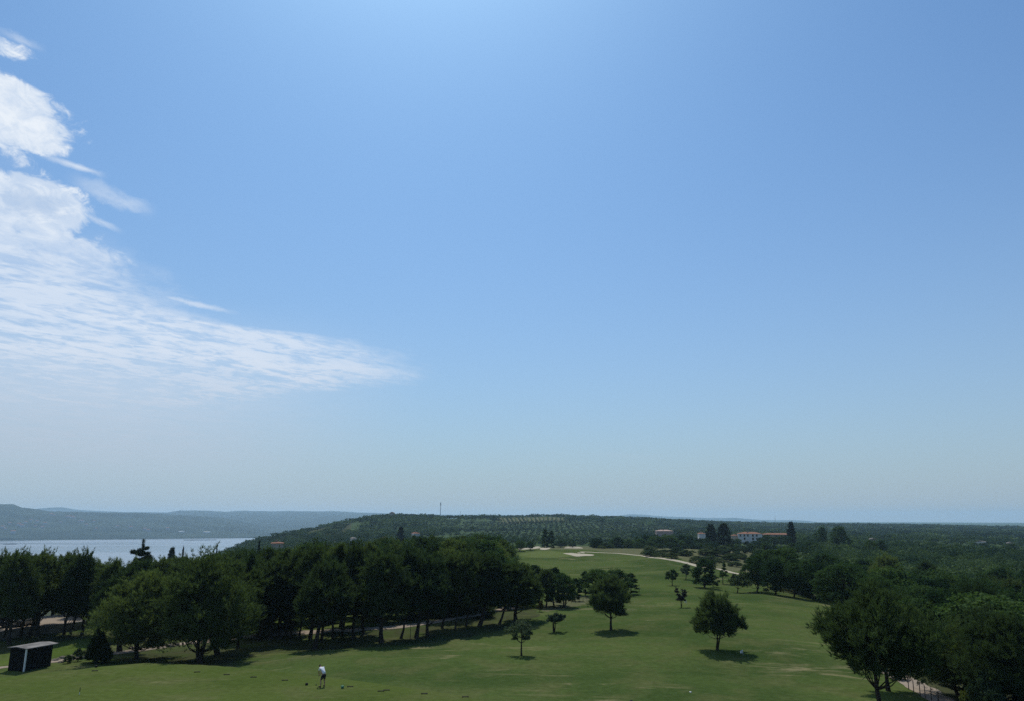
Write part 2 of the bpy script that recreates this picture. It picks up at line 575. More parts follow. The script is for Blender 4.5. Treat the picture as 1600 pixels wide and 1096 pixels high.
def m_ground(N):
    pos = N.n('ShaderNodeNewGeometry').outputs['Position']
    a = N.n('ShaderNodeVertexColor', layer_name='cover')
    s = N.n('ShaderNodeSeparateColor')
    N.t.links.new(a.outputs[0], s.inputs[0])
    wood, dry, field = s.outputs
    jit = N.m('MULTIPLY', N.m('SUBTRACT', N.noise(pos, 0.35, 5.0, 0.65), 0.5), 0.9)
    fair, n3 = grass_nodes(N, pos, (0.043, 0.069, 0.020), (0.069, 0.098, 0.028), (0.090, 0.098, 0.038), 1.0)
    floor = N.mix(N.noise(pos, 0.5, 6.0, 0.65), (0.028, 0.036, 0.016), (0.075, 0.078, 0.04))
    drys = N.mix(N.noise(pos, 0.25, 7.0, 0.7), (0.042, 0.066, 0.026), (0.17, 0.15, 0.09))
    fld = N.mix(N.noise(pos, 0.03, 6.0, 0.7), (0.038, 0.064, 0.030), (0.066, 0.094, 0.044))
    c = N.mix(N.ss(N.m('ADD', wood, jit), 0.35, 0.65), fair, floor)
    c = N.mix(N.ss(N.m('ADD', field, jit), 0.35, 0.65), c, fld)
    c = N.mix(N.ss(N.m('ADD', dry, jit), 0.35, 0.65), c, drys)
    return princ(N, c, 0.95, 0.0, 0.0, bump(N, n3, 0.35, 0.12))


def m_tee(N):
    pos = N.n('ShaderNodeNewGeometry').outputs['Position']
    c, n3 = grass_nodes(N, pos, (0.060, 0.085, 0.021), (0.074, 0.099, 0.026), (0.090, 0.100, 0.038), 0.4, 0.06)
    # mower bands
    w = N.ss(N.m('SINE', N.m('ADD', N.m('MULTIPLY', sx(N, pos), 0.25), N.m('MULTIPLY', sy(N, pos), 0.75))), -0.4, 0.4)
    c = N.mix(N.m('MULTIPLY', w, 0.25), c, (0.068, 0.098, 0.022))
    return princ(N, c, 0.95, 0.0, 0.0, bump(N, n3, 0.3, 0.06))


def m_green(N):
    pos = N.n('ShaderNodeNewGeometry').outputs['Position']
    c, n3 = grass_nodes(N, pos, (0.082, 0.112, 0.034), (0.098, 0.125, 0.040), (0.11, 0.12, 0.05), 0.1, 0.05)
    return princ(N, c, 0.95, 0.0)


def m_lawn(N):
    pos = N.n('ShaderNodeNewGeometry').outputs['Position']
    c, n3 = grass_nodes(N, pos, (0.060, 0.092, 0.020), (0.075, 0.108, 0.024), (0.09, 0.105, 0.04), 0.1, 0.08)
    return princ(N, c, 0.95, 0.0, 0.0, bump(N, n3, 0.3, 0.06))


def m_sand(N):
    pos = N.n('ShaderNodeNewGeometry').outputs['Position']
    c = N.mix(N.noise(pos, 0.6, 7.0, 0.7), (0.30, 0.26, 0.19), (0.48, 0.43, 0.34))
    return princ(N, c, 0.95, 0.0)


def m_path(N):
    pos = N.n('ShaderNodeNewGeometry').outputs['Position']
    c = N.mix(N.noise(pos, 0.9, 7.0, 0.75), (0.20, 0.16, 0.12), (0.36, 0.30, 0.245))
    c = N.mix(N.ss(N.noise(pos, 0.3, 5.0, 0.7), 0.55, 0.75), c, (0.16, 0.15, 0.08))
    return princ(N, c, 0.95, 0.0)


def m_water(N):
    pos = N.n('ShaderNodeNewGeometry').outputs['Position']
    band = N.noise(N.xyz(N.m('MULTIPLY', sx(N, pos), 0.0009), N.m('MULTIPLY', sy(N, pos), 0.0032), 0.0), 1.0, 5.0, 0.6, 0.6)
    rip = N.noise(N.xyz(N.m('MULTIPLY', sx(N, pos), 0.02), N.m('MULTIPLY', sy(N, pos), 0.05), 0.0), 1.0, 5.0, 0.6)
    return princ(N, N.mix(N.ss(band, 0.4, 0.6), (0.10, 0.13, 0.16), (0.17, 0.20, 0.235)), N.lin(band, 0.3, 0.7, 0.10, 0.25), 0.5, 0.0, bump(N, rip, 0.03, 1.0))


def m_hill(N):
    pos = N.n('ShaderNodeNewGeometry').outputs['Position']
    n1 = N.noise(pos, 0.004, 7.0, 0.65)
    n2 = N.noise(pos, 0.03, 5.0, 0.7)
    c = N.mix(N.ss(n1, 0.4, 0.65), (0.010, 0.026, 0.020), (0.030, 0.052, 0.036))
    c = N.mix(N.ss(n2, 0.60, 0.70), c, (0.10, 0.11, 0.085))
    return princ(N, c, 0.95, 0.1, 0.0, bump(N, n2, 0.8, 12.0))


def foliage(name, dark, light, trans=0.25, use_attr=False, tint=0.5):
    def f(N):
        if use_attr:
            r = N.n('ShaderNodeVertexColor', layer_name='cover').outputs[0]
            s = N.n('ShaderNodeSeparateColor')
            N.t.links.new(r, s.inputs[0])
            rnd, rn2 = s.outputs[0], s.outputs[1]
        else:
            rnd = N.n('ShaderNodeObjectInfo').outputs['Random']
            rn2 = N.m('FRACT', N.m('MULTIPLY', rnd, 7.31))
        pos = N.n('ShaderNodeNewGeometry').outputs['Position']
        n = N.noise(pos, 0.9, 3.0, 0.6)
        c = N.mix(N.m('MULTIPLY', N.m('ADD', N.m('MULTIPLY', rnd, tint), N.m('MULTIPLY', n, 1.2 - tint)), 1.0, clamp=True), dark, light)
        c = N.mix(rn2, N.mix(1.0, c, (1.15, 1.10, 0.95), 'MULTIPLY'), N.mix(1.0, c, (0.36, 0.46, 0.56), 'MULTIPLY'))
        d = N.n('ShaderNodeBsdfDiffuse')
        N.put(d.inputs[0], c)
        tr = N.n('ShaderNodeBsdfTranslucent')
        N.put(tr.inputs[0], N.mix(1.0, c, (1.15, 1.3, 0.6), 'MULTIPLY'))
        mx = N.n('ShaderNodeMixShader')
        mx.inputs[0].default_value = trans
        N.t.links.new(d.outputs[0], mx.inputs[1])
        N.t.links.new(tr.outputs[0], mx.inputs[2])
        return mx.outputs[0]
    return mat(name, f)


M = dict(
    ground=mat('ground_cover', m_ground), tee=mat('tee_grass', m_tee), green=mat('green_grass', m_green), lawn=mat('lawn_grass', m_lawn),
    sand=mat('bunker_sand', m_sand), path=mat('gravel', m_path), water=mat('bay_water', m_water), hill=mat('far_woods', m_hill),
    pine=foliage('pine_needles', (0.036, 0.062, 0.032), (0.124, 0.158, 0.068), 0.35),
    pine2=foliage('young_pine_needles', (0.082, 0.112, 0.050), (0.150, 0.180, 0.080), 0.38),
    leaf=foliage('oak_leaves', (0.030, 0.060, 0.026), (0.072, 0.118, 0.046), 0.30),
    bush=foliage('scrub_leaves', (0.042, 0.070, 0.036), (0.098, 0.128, 0.066), 0.28),
    olive=foliage('olive_leaves', (0.054, 0.078, 0.052), (0.098, 0.126, 0.086), 0.25),
    plum=foliage('plum_leaves', (0.056, 0.042, 0.046), (0.095, 0.074, 0.075), 0.3),
    cyp=foliage('cypress_leaves', (0.014, 0.026, 0.014), (0.032, 0.050, 0.022), 0.1),
    gold=foliage('golden_leaves', (0.10, 0.12, 0.03), (0.24, 0.24, 0.06), 0.3),
    rust=foliage('rusty_leaves', (0.09, 0.075, 0.03), (0.16, 0.12, 0.05), 0.3),
    wood_far=foliage('far_tree_leaves', (0.020, 0.044, 0.024), (0.092, 0.136, 0.060), 0.22, True, 1.0),
    olive_far=foliage('far_olive_leaves', (0.036, 0.058, 0.036), (0.066, 0.092, 0.054), 0.15, True),
    vine=foliage('vine_leaves', (0.045, 0.07, 0.025), (0.085, 0.11, 0.045), 0.2),
    bark=plain('bark', (0.022, 0.018, 0.015), (0.05, 0.041, 0.034), 2.0, 0.95, 0.1, 0, 0.5),
)

# ------------------------------------------------------------------ the setting: ground, water, far hills
def poly_px(pts):
    return [tuple(at(*p)) for p in pts]


# what grows where, in plan
GROVE = poly_px([(-60, 1035), (120, 1022), (300, 1040), (400, 1024), (560, 1014), (700, 1002), (790, 985), (846, 962), (830, 945), (740, 950), (560, 975), (300, 990), (60, 985), (-60, 992)])
ROUGH_R = poly_px([(1165, 898), (1230, 926), (1300, 940), (1320, 1010), (1420, 1075), (1600, 1130), (1750, 1100), (1800, 900), (1500, 890), (1250, 885)])
DRY = [poly_px(p) for p in (
    [(806, 858), (850, 853), (930, 853), (1010, 858), (1080, 872), (1075, 878), (1010, 868), (940, 861), (870, 859)],
    [(930, 861), (1005, 856), (1090, 858), (1190, 864), (1215, 880), (1185, 897), (1130, 892), (1090, 884), (1020, 871)],
    [(838, 948), (870, 936), (930, 931), (945, 941), (900, 948), (850, 957)],
    [(230, 1040), (340, 1044), (420, 1036), (520, 1028), (420, 1024), (300, 1030)],
    [(1430, 1064), (1520, 1072), (1545, 1110), (1480, 1110)],
)]


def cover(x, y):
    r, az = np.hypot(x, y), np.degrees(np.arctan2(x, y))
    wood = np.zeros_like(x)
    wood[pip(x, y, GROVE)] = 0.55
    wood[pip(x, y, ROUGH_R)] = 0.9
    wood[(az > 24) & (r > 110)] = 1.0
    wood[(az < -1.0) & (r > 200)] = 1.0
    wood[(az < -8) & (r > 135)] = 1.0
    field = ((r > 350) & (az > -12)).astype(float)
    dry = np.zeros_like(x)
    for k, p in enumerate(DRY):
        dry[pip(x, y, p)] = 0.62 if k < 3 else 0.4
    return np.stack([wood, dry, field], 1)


def polar(az, rr, zf, name, m, col=None, smooth=True):
    A, Rr = np.meshgrid(az, rr, indexing='ij')
    x, y = (Rr * np.sin(A)).ravel(), (Rr * np.cos(A)).ravel()
    V = np.stack([x, y, zf(x, y)], 1)
    na, nr = len(az), len(rr)
    i, j = np.meshgrid(np.arange(na - 1), np.arange(nr - 1), indexing='ij')
    q = (i * nr + j).ravel()
    F = np.stack([q, q + 1, q + nr + 1, q + nr], 1)
    return obj(name, mesh_np(name, V, F[:, ::-1] if az[0] > az[-1] else F, [m], None, smooth, col(x, y) if col else None))


az_g = np.radians(np.concatenate([np.arange(-180, -52, 4.0), np.arange(-52, 52, 0.25), np.arange(52, 180.1, 4.0)]))
rr_g = np.concatenate([[4.0], np.arange(12, 60, 4.0), np.arange(60, 160, 1.0), np.arange(160, 420, 3.0), np.geomspace(420, 13200, 104)])
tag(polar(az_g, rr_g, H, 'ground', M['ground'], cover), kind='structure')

SEA = -75.0
w = MB()
n_w = 24
gx = np.linspace(-13000, 6000, n_w)
gy = np.linspace(-3000, 13200, n_w)
V = np.array([(a, b, SEA) for a in gx for b in gy])
i, j = np.meshgrid(np.arange(n_w - 1), np.arange(n_w - 1), indexing='ij')
q = (i * n_w + j).ravel()
tag(obj('water', mesh_np('water', V, np.stack([q, q + n_w, q + n_w + 1, q + 1], 1), [M['water']])), kind='structure')


RIDGE = []


def ridge(name, prof, r0, rc, r1, rough, seed, base=SEA - 3.0, n=0.08, nr=60):
    """a hill range across the water: crest (photo x, y) at distance rc, foot at r0"""
    az_c = np.array([px_az(p[0]) for p in prof])
    zc = []
    for p in prof:
        d = px_dir(*p)
        zc.append(CAM_Z + d[2] / math.hypot(d[0], d[1]) * rc)
    zc = np.array(zc)

    def zf(x, y):
        r, a = np.hypot(x, y), np.arctan2(x, y)
        c = np.interp(a, az_c, zc) + rough * 0.5 * fbm(a * 90 + seed, a * 0 + seed, 5)
        up = np.where(r < rc, sstep(r, r0 - (rc - r0) * 0.25, rc), 1 - 0.8 * sstep(r, rc, r1))
        up = np.where(r < rc, 0.55 * np.clip((r - r0) / (rc - r0), 0, 1) + 0.45 * up, up)
        lump = rough * 1.3 * fbm(x / 520 + seed, y / 520, 5) * np.sin(math.pi * np.clip((r - r0) / (r1 - r0), 0, 1)) * (np.abs(r - rc) > 40)
        return base + (c - base) * up + lump
    RIDGE.append(zf)
    az = np.radians(np.arange(math.degrees(az_c[0]), math.degrees(az_c[-1]), n))
    return tag(polar(az, np.concatenate([np.linspace(r0, rc, nr), np.linspace(rc, r1, 12)[1:]]), zf, name, M['hill']), kind='structure')


ridge('far_hills', [(-700, 790), (-300, 780), (-100, 781), (0, 788), (18, 788), (32, 793), (60, 796.5), (80, 799), (130, 800), (180, 801), (240, 803), (300, 806), (335, 808),
                    (370, 813), (400, 820), (430, 828), (470, 838), (520, 846)], 3850, 5600, 7200, 9.0, 4.4)
ridge('far_hills', [(-600, 800), (60, 802), (150, 801), (200, 800.5), (260, 801), (280, 798), (330, 798.5), (352, 800), (380, 798.5), (430, 799.5), (450, 799), (500, 799.5), (520, 799), (560, 801), (620, 803), (700, 806)],
      4750, 9400, 10600, 8.0, 9.1)
ridge('far_hills', [(-300, 799), (0, 799), (40, 797), (75, 793.5), (95, 793), (120, 797), (200, 801), (500, 803), (900, 806), (965, 806.5), (985, 803.8), (1005, 804.5), (1030, 807), (1110, 810), (1150, 809.5),
                    (1190, 813), (1240, 813), (1260, 814), (1330, 822), (1500, 824), (1700, 826)], 11000, 12300, 13000, 6.0, 2.7)
# the flat spit and salt pans along the far shore
sp_az = np.radians(np.arange(-44, -17.5, 0.1))
tag(polar(sp_az, np.array([3700, 3716, 3740, 3850, 3900]), lambda x, y: np.where(np.hypot(x, y) < 3705, SEA - 1, SEA + 2.2 + 1.2 * vnoise(x / 40, y / 40)), 'shore', M['hill']), kind='structure')


def drape(name, pts, width, m, lift=0.06, n=60, jag=0.0):
    """a strip of path laid over the land through plan points"""
    P = np.array([(p[0], p[1]) for p in pts], float)
    s = np.concatenate([[0], np.cumsum(np.linalg.norm(np.diff(P, axis=0), axis=1))])
    t = np.linspace(0, s[-1], n)
    Q = np.stack([np.interp(t, s, P[:, k]) for k in (0, 1)], 1)
    ker = np.ones(5) / 5
    Qs = np.stack([np.convolve(np.pad(Q[:, k], 2, 'edge'), ker, 'valid') for k in (0, 1)], 1)
    T = np.gradient(Qs, axis=0)
    T /= np.linalg.norm(T, axis=1)[:, None]
    Nn = np.stack([-T[:, 1], T[:, 0]], 1)
    rows = []
    w_ = np.full(n, width) if np.isscalar(width) else np.interp(t / t[-1], np.linspace(0, 1, len(width)), width)
    for k in (-1, -.5, 0, .5, 1):
        e = Qs + Nn * (w_ * k / 2)[:, None]
        if abs(k) == 1 and jag:
            e = e + Nn * (jag * k * np.array([vnoise(np.array(a[0] * .7), np.array(a[1] * .7)) for a in e]))[:, None]
        z = H(e[:, 0], e[:, 1]) + (lift if abs(k) < 1 else lift * 0.3)
        rows.append(np.column_stack([e, z]))
    V = np.concatenate(rows)
    F = [(a * n + b, a * n + b + 1, (a + 1) * n + b + 1, (a + 1) * n + b) for a in range(4) for b in range(n - 1)]
    return tag(obj(name, mesh_np(name, V, np.array(F)[:, ::-1], [m], None, True)), kind='structure')


def blob_sheet(name, pts, m, lift=0.07, sub=14, depth=0.0):
    """a patch (sand, green) laid over the land; depth sinks its middle"""
    P = np.array([(p[0], p[1]) for p in pts])
    c = P.mean(0)
    k = len(P) * 6
    tt = np.linspace(0, len(P), k, endpoint=False)
    cl = np.vstack([P, P[:1]])
    B = np.stack([np.interp(tt, np.arange(len(P) + 1), cl[:, a]) for a in (0, 1)], 1)
    for _ in range(3):
        B = (np.roll(B, 1, 0) + 2 * B + np.roll(B, -1, 0)) / 4
    V, F = [], []
    for s_ in range(1, sub + 1):
        f = s_ / sub
        e = c + (B - c) * f
        z = H(e[:, 0], e[:, 1]) + lift * (1.0 if s_ < sub else 0.2) - depth * (1 - f ** 3)
        V.append(np.column_stack([e, z]))
    V = np.concatenate(V + [np.array([[c[0], c[1], Hf(*c) + lift - depth]])])
    ci = len(V) - 1
    F = [(ci, a, (a + 1) % k) for a in range(k)]
    me_f = []
    for s_ in range(sub - 1):
        for a in range(k):
            b = (a + 1) % k
            me_f += [(s_ * k + a, (s_ + 1) * k + a, (s_ + 1) * k + b), (s_ * k + a, (s_ + 1) * k + b, s_ * k + b)]
    F = np.array(F + me_f)
    a, b, c_ = (V[F[0][i]] for i in range(3))
    if np.cross(b - a, c_ - a)[2] < 0:
        F = F[:, ::-1]
    return tag(obj(name, mesh_np(name, V, F, [m], None, True)), kind='structure')


# the raised tee lawn up to its far edge
ta = np.radians(np.arange(-46, 1.6, 0.4))
fr = np.concatenate([np.linspace(0.25, 0.9, 18), np.linspace(0.91, 1.0, 10)])
V = []
for a in ta:
    te = float(tee_edge(a))
    for f in fr:
        x, y = te * f * math.sin(a), te * f * math.cos(a)
        V.append((x, y, Hf(x, y) + (0.05 if f < 1 else 0.01)))
k = len(fr)
F = [(i * k + j, i * k + j + 1, (i + 1) * k + j + 1, (i + 1) * k + j) for i in range(len(ta) - 1) for j in range(k - 1)]
tag(obj('tee_lawn', mesh_np('tee_lawn', np.array(V), np.array(F), [M['tee']], None, True)), kind='structure')

drape('path', [at(*p) for p in ((-40, 1052), (0, 1044), (70, 1037), (130, 1027), (190, 1020), (260, 1010), (330, 1001), (400, 993), (470, 989), (540, 986), (620, 981), (680, 972), (740, 962), (800, 950))], 2.3, M['path'], 0.08, 160, 1.0)
drape('path', [at(*p) for p in ((905, 862.5), (950, 864.5), (1000, 868.5), (1040, 874), (1078, 881), (1110, 888), (1140, 894.5), (1165, 899))], 2.2, M['sand'], 0.08, 80, 0.3)
drape('path', [at(*p) for p in ((1395, 1052), (1420, 1066), (1440, 1076), (1460, 1088), (1480, 1102), (1500, 1118))], 2.2, M['path'], 0.07, 50, 0.5)
blob_sheet('green', [at(*p) for p in ((808, 866.5), (830, 862.5), (865, 861), (890, 864), (900, 869), (870, 872.5), (830, 872))], M['green'], 0.07)
blob_sheet('lawn', [at(*p) for p in ((-60, 1030), (0, 1024), (60, 1010), (138, 996), (150, 1003), (130, 1018), (85, 1028), (0, 1042), (-60, 1050))], M['lawn'], 0.07)
blob_sheet('lawn', [at(*p) for p in ((395, 985), (395, 974), (470, 972), (560, 973), (600, 978), (520, 984), (440, 987))], M['lawn'], 0.07)
blob_sheet('bunker', [at(*p) for p in ((877, 865.3), (893, 864.6), (903, 866), (912, 866.2), (930, 867.3), (926, 869), (912, 869.2), (902, 870.2), (893, 868.6), (885, 866.8))], M['sand'], 0.12, 10, 0.03)
blob_sheet('bunker', [at(*p) for p in ((901, 864.6), (908, 863), (915, 864.3), (907, 865.3))], M['sand'], 0.15, 8, 0.03)
blob_sheet('bunker', [at(*p) for p in ((784, 874.6), (788, 873.8), (792, 874.6), (788, 875.8))], M['sand'], 0.15, 6, 0.03)
for pts in (((808, 858.5), (830, 855), (845, 854), (846, 857), (830, 858.6), (815, 859.6)), ((842, 858.8), (856, 856), (862, 857.3), (850, 860)),
            ((880, 855), (900, 854.5), (912, 856.5), (905, 858), (888, 857.5))):
    blob_sheet('sand_bank', [at(*p) for p in pts], M['sand'], 0.12, 6)

# ------------------------------------------------------------------ trees: generators
def rdir(g, n):
    v = g.normal(size=(n, 3))
    return v / np.linalg.norm(v, axis=1)[:, None]


def unit(v):
    return v / (np.linalg.norm(v, axis=1)[:, None] + 1e-9)


def spikes(g, P, D, K, L, W, spread):
    """a tuft of K needles at each point P, pointing about D"""
    n = len(P)
    Dk = unit(np.repeat(unit(D), K, 0) + spread * g.normal(size=(n * K, 3)))
    Pk = np.repeat(P, K, 0) + 0.05 * g.normal(size=(n * K, 3))
    S = unit(np.cross(Dk, rdir(g, n * K)))
    ln = L * (0.6 + 0.8 * g.random((n * K, 1)))
    w = W * (0.7 + 0.6 * g.random((n * K, 1)))
    V = np.stack([Pk - S * w / 2, Pk + S * w / 2, Pk + Dk * ln], 1).reshape(-1, 3)
    return V, np.arange(len(V)).reshape(-1, 3)


def leaves(g, P, D, size, bias=0.6):
    """one leaf spray (a bent diamond of two triangles) at each point"""
    n = len(P)
    nr = unit(bias * unit(D) + g.normal(size=(n, 3)) * 0.6)
    a = unit(np.cross(nr, rdir(g, n)))
    b = np.cross(nr, a)
    s = size * (0.55 + 0.9 * g.random((n, 1)))
    V = np.stack([P - a * s * .5, P + b * s * .33 + nr * s * .1, P + a * s * .5, P - b * s * .33 + nr * s * .1], 1).reshape(-1, 3)
    q = np.arange(n)[:, None] * 4
    return V, np.concatenate([q + np.array([0, 2, 1]), q + np.array([0, 3, 2])])


def cat(parts):
    V, F, b = [], [], 0
    for v, f in parts:
        V.append(v)
        F.append(np.asarray(f) + b)
        b += len(v)
    return np.concatenate(V), np.concatenate(F)


def quads_to_tris(F):
    return np.concatenate([F[:, [0, 1, 2]], F[:, [0, 2, 3]]])


def tree_mesh(kind, seed, h, w, cb, stems=1, lean=0.1, blobs=22, per=210, shape='dome', fol='pine', trunk_r=None, leaf=0.26):
    """returns (trunk mesh, crown mesh): metres, foot at the origin"""
    g = np.random.default_rng(seed)
    Rw = w / 2
    H0 = h * cb
    tr = trunk_r or 0.028 * h / stems ** 0.4
    lean_v = np.array([lean * h * (0.8 + .4 * g.random()), lean * h * 0.4 * (g.random() - .5), 0])
    # blob centres: uneven outline, some lumps far out, some high
    ph = g.random(3) * 6.28
    cen, rad = [], []
    for k in range(blobs):
        t = (k + g.random()) / blobs
        if shape == 'dome':
            p = math.sin(math.pi * (0.20 + 0.74 * t)) ** 0.75
        elif shape == 'vase':
            p = 0.45 + 0.55 * min(1, t * 1.5)
        elif shape == 'column':
            p = (1 - abs(2 * t - 0.75) ** 2.2 * 0.55) * (1 - 0.55 * max(0, t - .6))
        elif shape == 'cone':
            p = 1.02 - t
        else:
            p = math.sqrt(max(0.12, 1 - abs(2 * t - 0.85) ** 2.2 * .8))
        a = k * 2.4 + g.random() * 0.9
        p *= 1 + 0.16 * math.sin(a + ph[0]) + 0.12 * math.sin(2 * a + ph[1] + 5 * t) + 0.08 * math.sin(9 * t + ph[2])
        br = Rw * (0.15 + 0.24 * g.random() ** 1.3) * (1.0 if shape != 'cone' else (0.4 + p * .7))
        q = max(0.0, (Rw * p - br * 0.6)) * math.sqrt(0.25 + 0.75 * g.random())
        z = H0 + br * 0.35 + t * (h - H0 - 1.15 * br)
        sh = lean_v * (z / h)
        cen.append((q * math.cos(a) + sh[0], q * math.sin(a) + sh[1], z + 0.5 * br * (g.random() - .5)))
        rad.append(br)
    cen, rad = np.array(cen), np.array(rad)
    # stems and limbs
    tp = []
    ends = []
    for s in range(stems):
        a = g.random() * 6.28 if stems > 1 else 0.0
        off = (0.10 if stems > 1 else 0.0) * w
        top_z_ = H0 + (h - H0) * (0.75 - 0.1 * s)
        n = 7
        tt = np.linspace(0, 1, n)
        wob = np.cumsum(g.normal(size=(n, 2)) * 0.025 * h / n ** .5, axis=0)
        wob[0] = 0
        fx = np.outer(tt, lean_v[:2]) * top_z_ / h + np.outer(tt ** 0.8, [off * math.cos(a) * 1.6, off * math.sin(a) * 1.6]) + wob
        foot = np.array([0.35 * tr * s * (1 if s % 2 else -1), 0.2 * tr * s, -0.25])
        P = np.column_stack([fx, tt * top_z_]) + foot
        rd = tr * (1 - 0.78 * tt)
        rd[0] *= 1.35
        v, f = tube_np(P, rd, 8)
        tp.append((v, quads_to_tris(f)))
        ends.append(P)
    for c, b in zip(cen, rad):
        P = ends[g.integers(len(ends))]
        zj = max(H0 * 0.75, c[2] - (0.5 + 0.8 * g.random()) * b - 0.5 * math.hypot(c[0], c[1]) * 0.6)
        i = int(np.argmin(np.abs(P[:, 2] - zj)))
        i = min(i, len(P) - 2)
        a0 = P[i]
        mid = (a0 + c) / 2 + np.array([0, 0, -0.08 * np.linalg.norm(c - a0)])
        v, f = tube_np(np.array([a0, mid, c + [0, 0, b * .3]]), np.array([tr * .34, tr * .2, tr * .06]), 5)
        tp.append((v, quads_to_tris(f)))
    TV, TF = cat(tp)
    # foliage
    cp = []
    for c, b in zip(cen, rad):
        n = int(per * (0.8 + 0.4 * g.random()))
        d = rdir(g, n)
        d[:, 2] = np.where(d[:, 2] < -0.35, -d[:, 2], d[:, 2])
        rr = b * (0.45 + 0.6 * g.random((n, 1)) ** 0.6) * (1 + 0.16 * g.normal(size=(n, 1)))
        P = c + d * rr * np.array([1.08, 1.08, 0.85])
        if kind == 'needle':
            cp.append(spikes(g, P, d * 0.7 + np.array([0, 0, 0.75]), 6, 0.42, 0.06, 0.4))
        else:
            cp.append(leaves(g, P, d + np.array([0, 0, .25]), leaf, 1.0))
    # shoots that break the outline
    for c, b in zip(cen, rad):
        for _ in range(9 if kind == 'needle' else 5):
            d = rdir(g, 1)[0]
            d[2] = abs(d[2]) * (1.7 if kind == 'needle' else .6) - .05
            d /= np.linalg.norm(d)
            n = 9 if kind == 'needle' else 12
            s_ = np.linspace(.85, 1.35 + (.75 if kind == 'needle' else .45) * g.random(), n)[:, None]
            P = c + d * s_ * b + g.normal(size=(n, 3)) * .05 * Rw ** .5
            if kind == 'needle':
                cp.append(spikes(g, P, np.tile(d + [0, 0, .35], (n, 1)), 7, 0.36, 0.06, 0.4))
            else:
                cp.append(leaves(g, P, np.tile(d + [0, 0, .3], (n, 1)), leaf, 0.7))
    CV, CF = cat(cp)
    return mesh_np('trunk', TV, TF, [M['bark']], None, True), mesh_np('crown', CV, CF, [M[fol]])


def cedar_mesh(seed, h, w):
    g = np.random.default_rng(seed)
    tp = [(lambda v, f: (v, quads_to_tris(f)))(*tube_np(np.column_stack([np.zeros(6), np.zeros(6), np.linspace(-.2, h * .98, 6)]), np.linspace(0.03 * h, 0.01, 6), 8))]
    cp = []
    tiers = 11
    for k in range(tiers):
        z0 = h * (0.12 + 0.80 * k / tiers)
        R = w / 2 * (1 - (k / tiers)) ** 0.8 * (0.8 + 0.45 * g.random())
        for b in range(5):
            z = z0 + g.uniform(-.045, .045) * h
            a = b * 1.26 + k * 0.5 + g.random() * .4
            L = R * (0.4 + 0.8 * g.random())
            e = np.array([L * math.cos(a), L * math.sin(a), z + 0.3 * L])
            v, f = tube_np(np.array([[0, 0, z - .1 * L], e * [.5, .5, 1] + [0, 0, -.05 * L], e]), np.array([.05, .03, .01]) * h * .12, 4)
            tp.append((v, quads_to_tris(f)))
            n = int(60 + 90 * L)
            s = np.sqrt(g.random((n, 1)))
            P = np.array([0, 0, z]) * (1 - s) + e * s + g.normal(size=(n, 3)) * np.array([.25, .25, .18]) * (0.4 + L * .25)
            cp.append(spikes(g, P, np.tile([math.cos(a), math.sin(a), .35], (n, 1)), 6, 0.4, 0.075, 0.5))
    n = 120
    P = np.column_stack([g.normal(size=n) * .12, g.normal(size=n) * .12, h * (0.85 + .17 * g.random(n))])
    cp.append(spikes(g, P, np.tile([0, 0, 1.0], (n, 1)), 5, .35, .06, .5))
    return mesh_np('trunk', *cat(tp), [M['bark']], None, True), mesh_np('crown', *cat(cp), [M['cyp']])


# kinds: prototypes in real metres (h, w); each placed tree shares one of these meshes
PROTO = {}


def proto(key, n, maker):
    PROTO[key] = [maker(i) for i in range(n)]


rnd = random.Random(11)
proto('pine', 7, lambda i: (9.0, 6.0) + tree_mesh('needle', 100 + i, 9.0, 5.6 + .2 * i, 0.22 + 0.02 * i, 1 + (i % 3 == 2), (0.10, 0.04, 0.14, -0.05, 0.12, 0.07, 0.02)[i], 32, 150, 'dome', 'pine'))
proto('slim', 5, lambda i: (8.5, 4.0) + tree_mesh('needle', 140 + i, 8.5, 4.3, 0.30, 1 + (i % 2), (0.16, 0.10, 0.05, 0.13, 0.18)[i], 24, 135, 'dome', 'pine', 0.13))
proto('wide', 3, lambda i: (9.5, 8.4) + tree_mesh('needle', 160 + i, 9.5, 8.8, 0.12, 2, (0.05, -0.03, 0.08)[i], 54, 150, 'round', 'pine'))
proto('oak', 7, lambda i: (7.5, 7.0) + tree_mesh('leaf', 200 + i, 7.5, 6.8 + .2 * i, 0.06 + .02 * i, 1 + i % 2, 0.03, 40, 190, 'round', 'leaf'))
proto('scrub', 5, lambda i: (3.2, 4.2) + tree_mesh('leaf', 240 + i, 3.2, 4.2, 0.05, 3, 0.02, 16, 260, 'round', 'bush', 0.06, 0.24))
proto('cypress', 3, lambda i: (12.0, 4.2) + tree_mesh('needle', 260 + i, 12.0, 4.6, 0.06, 1, 0.0, 34, 190, 'column', 'cyp'))
proto('upright', 4, lambda i: (6.0, 3.4) + tree_mesh('leaf', 280 + i, 6.0, 3.6, 0.05, 1, 0.02, 26, 200, 'column', 'leaf', 0.11, 0.22))
print('protos', sum(len(m.polygons) for k in PROTO.values() for p in k for m in p[2:]))


def plant(meshes, name, P, h, label, group=None, rz=0.0, wide=1.0, cat_='tree'):
    """a tree: an empty at its foot, trunk and crown under it. meshes = (h0, w0, trunk, crown)"""
    s = h / meshes[0]
    o = empty(name, (P[0], P[1], P[2]), rz, (s * wide, s * wide, s))
    tag(o, label, cat_, group)
    obj('trunk', meshes[2], o)
    tag(obj('crown', meshes[3], o), kind='stuff')
    return o


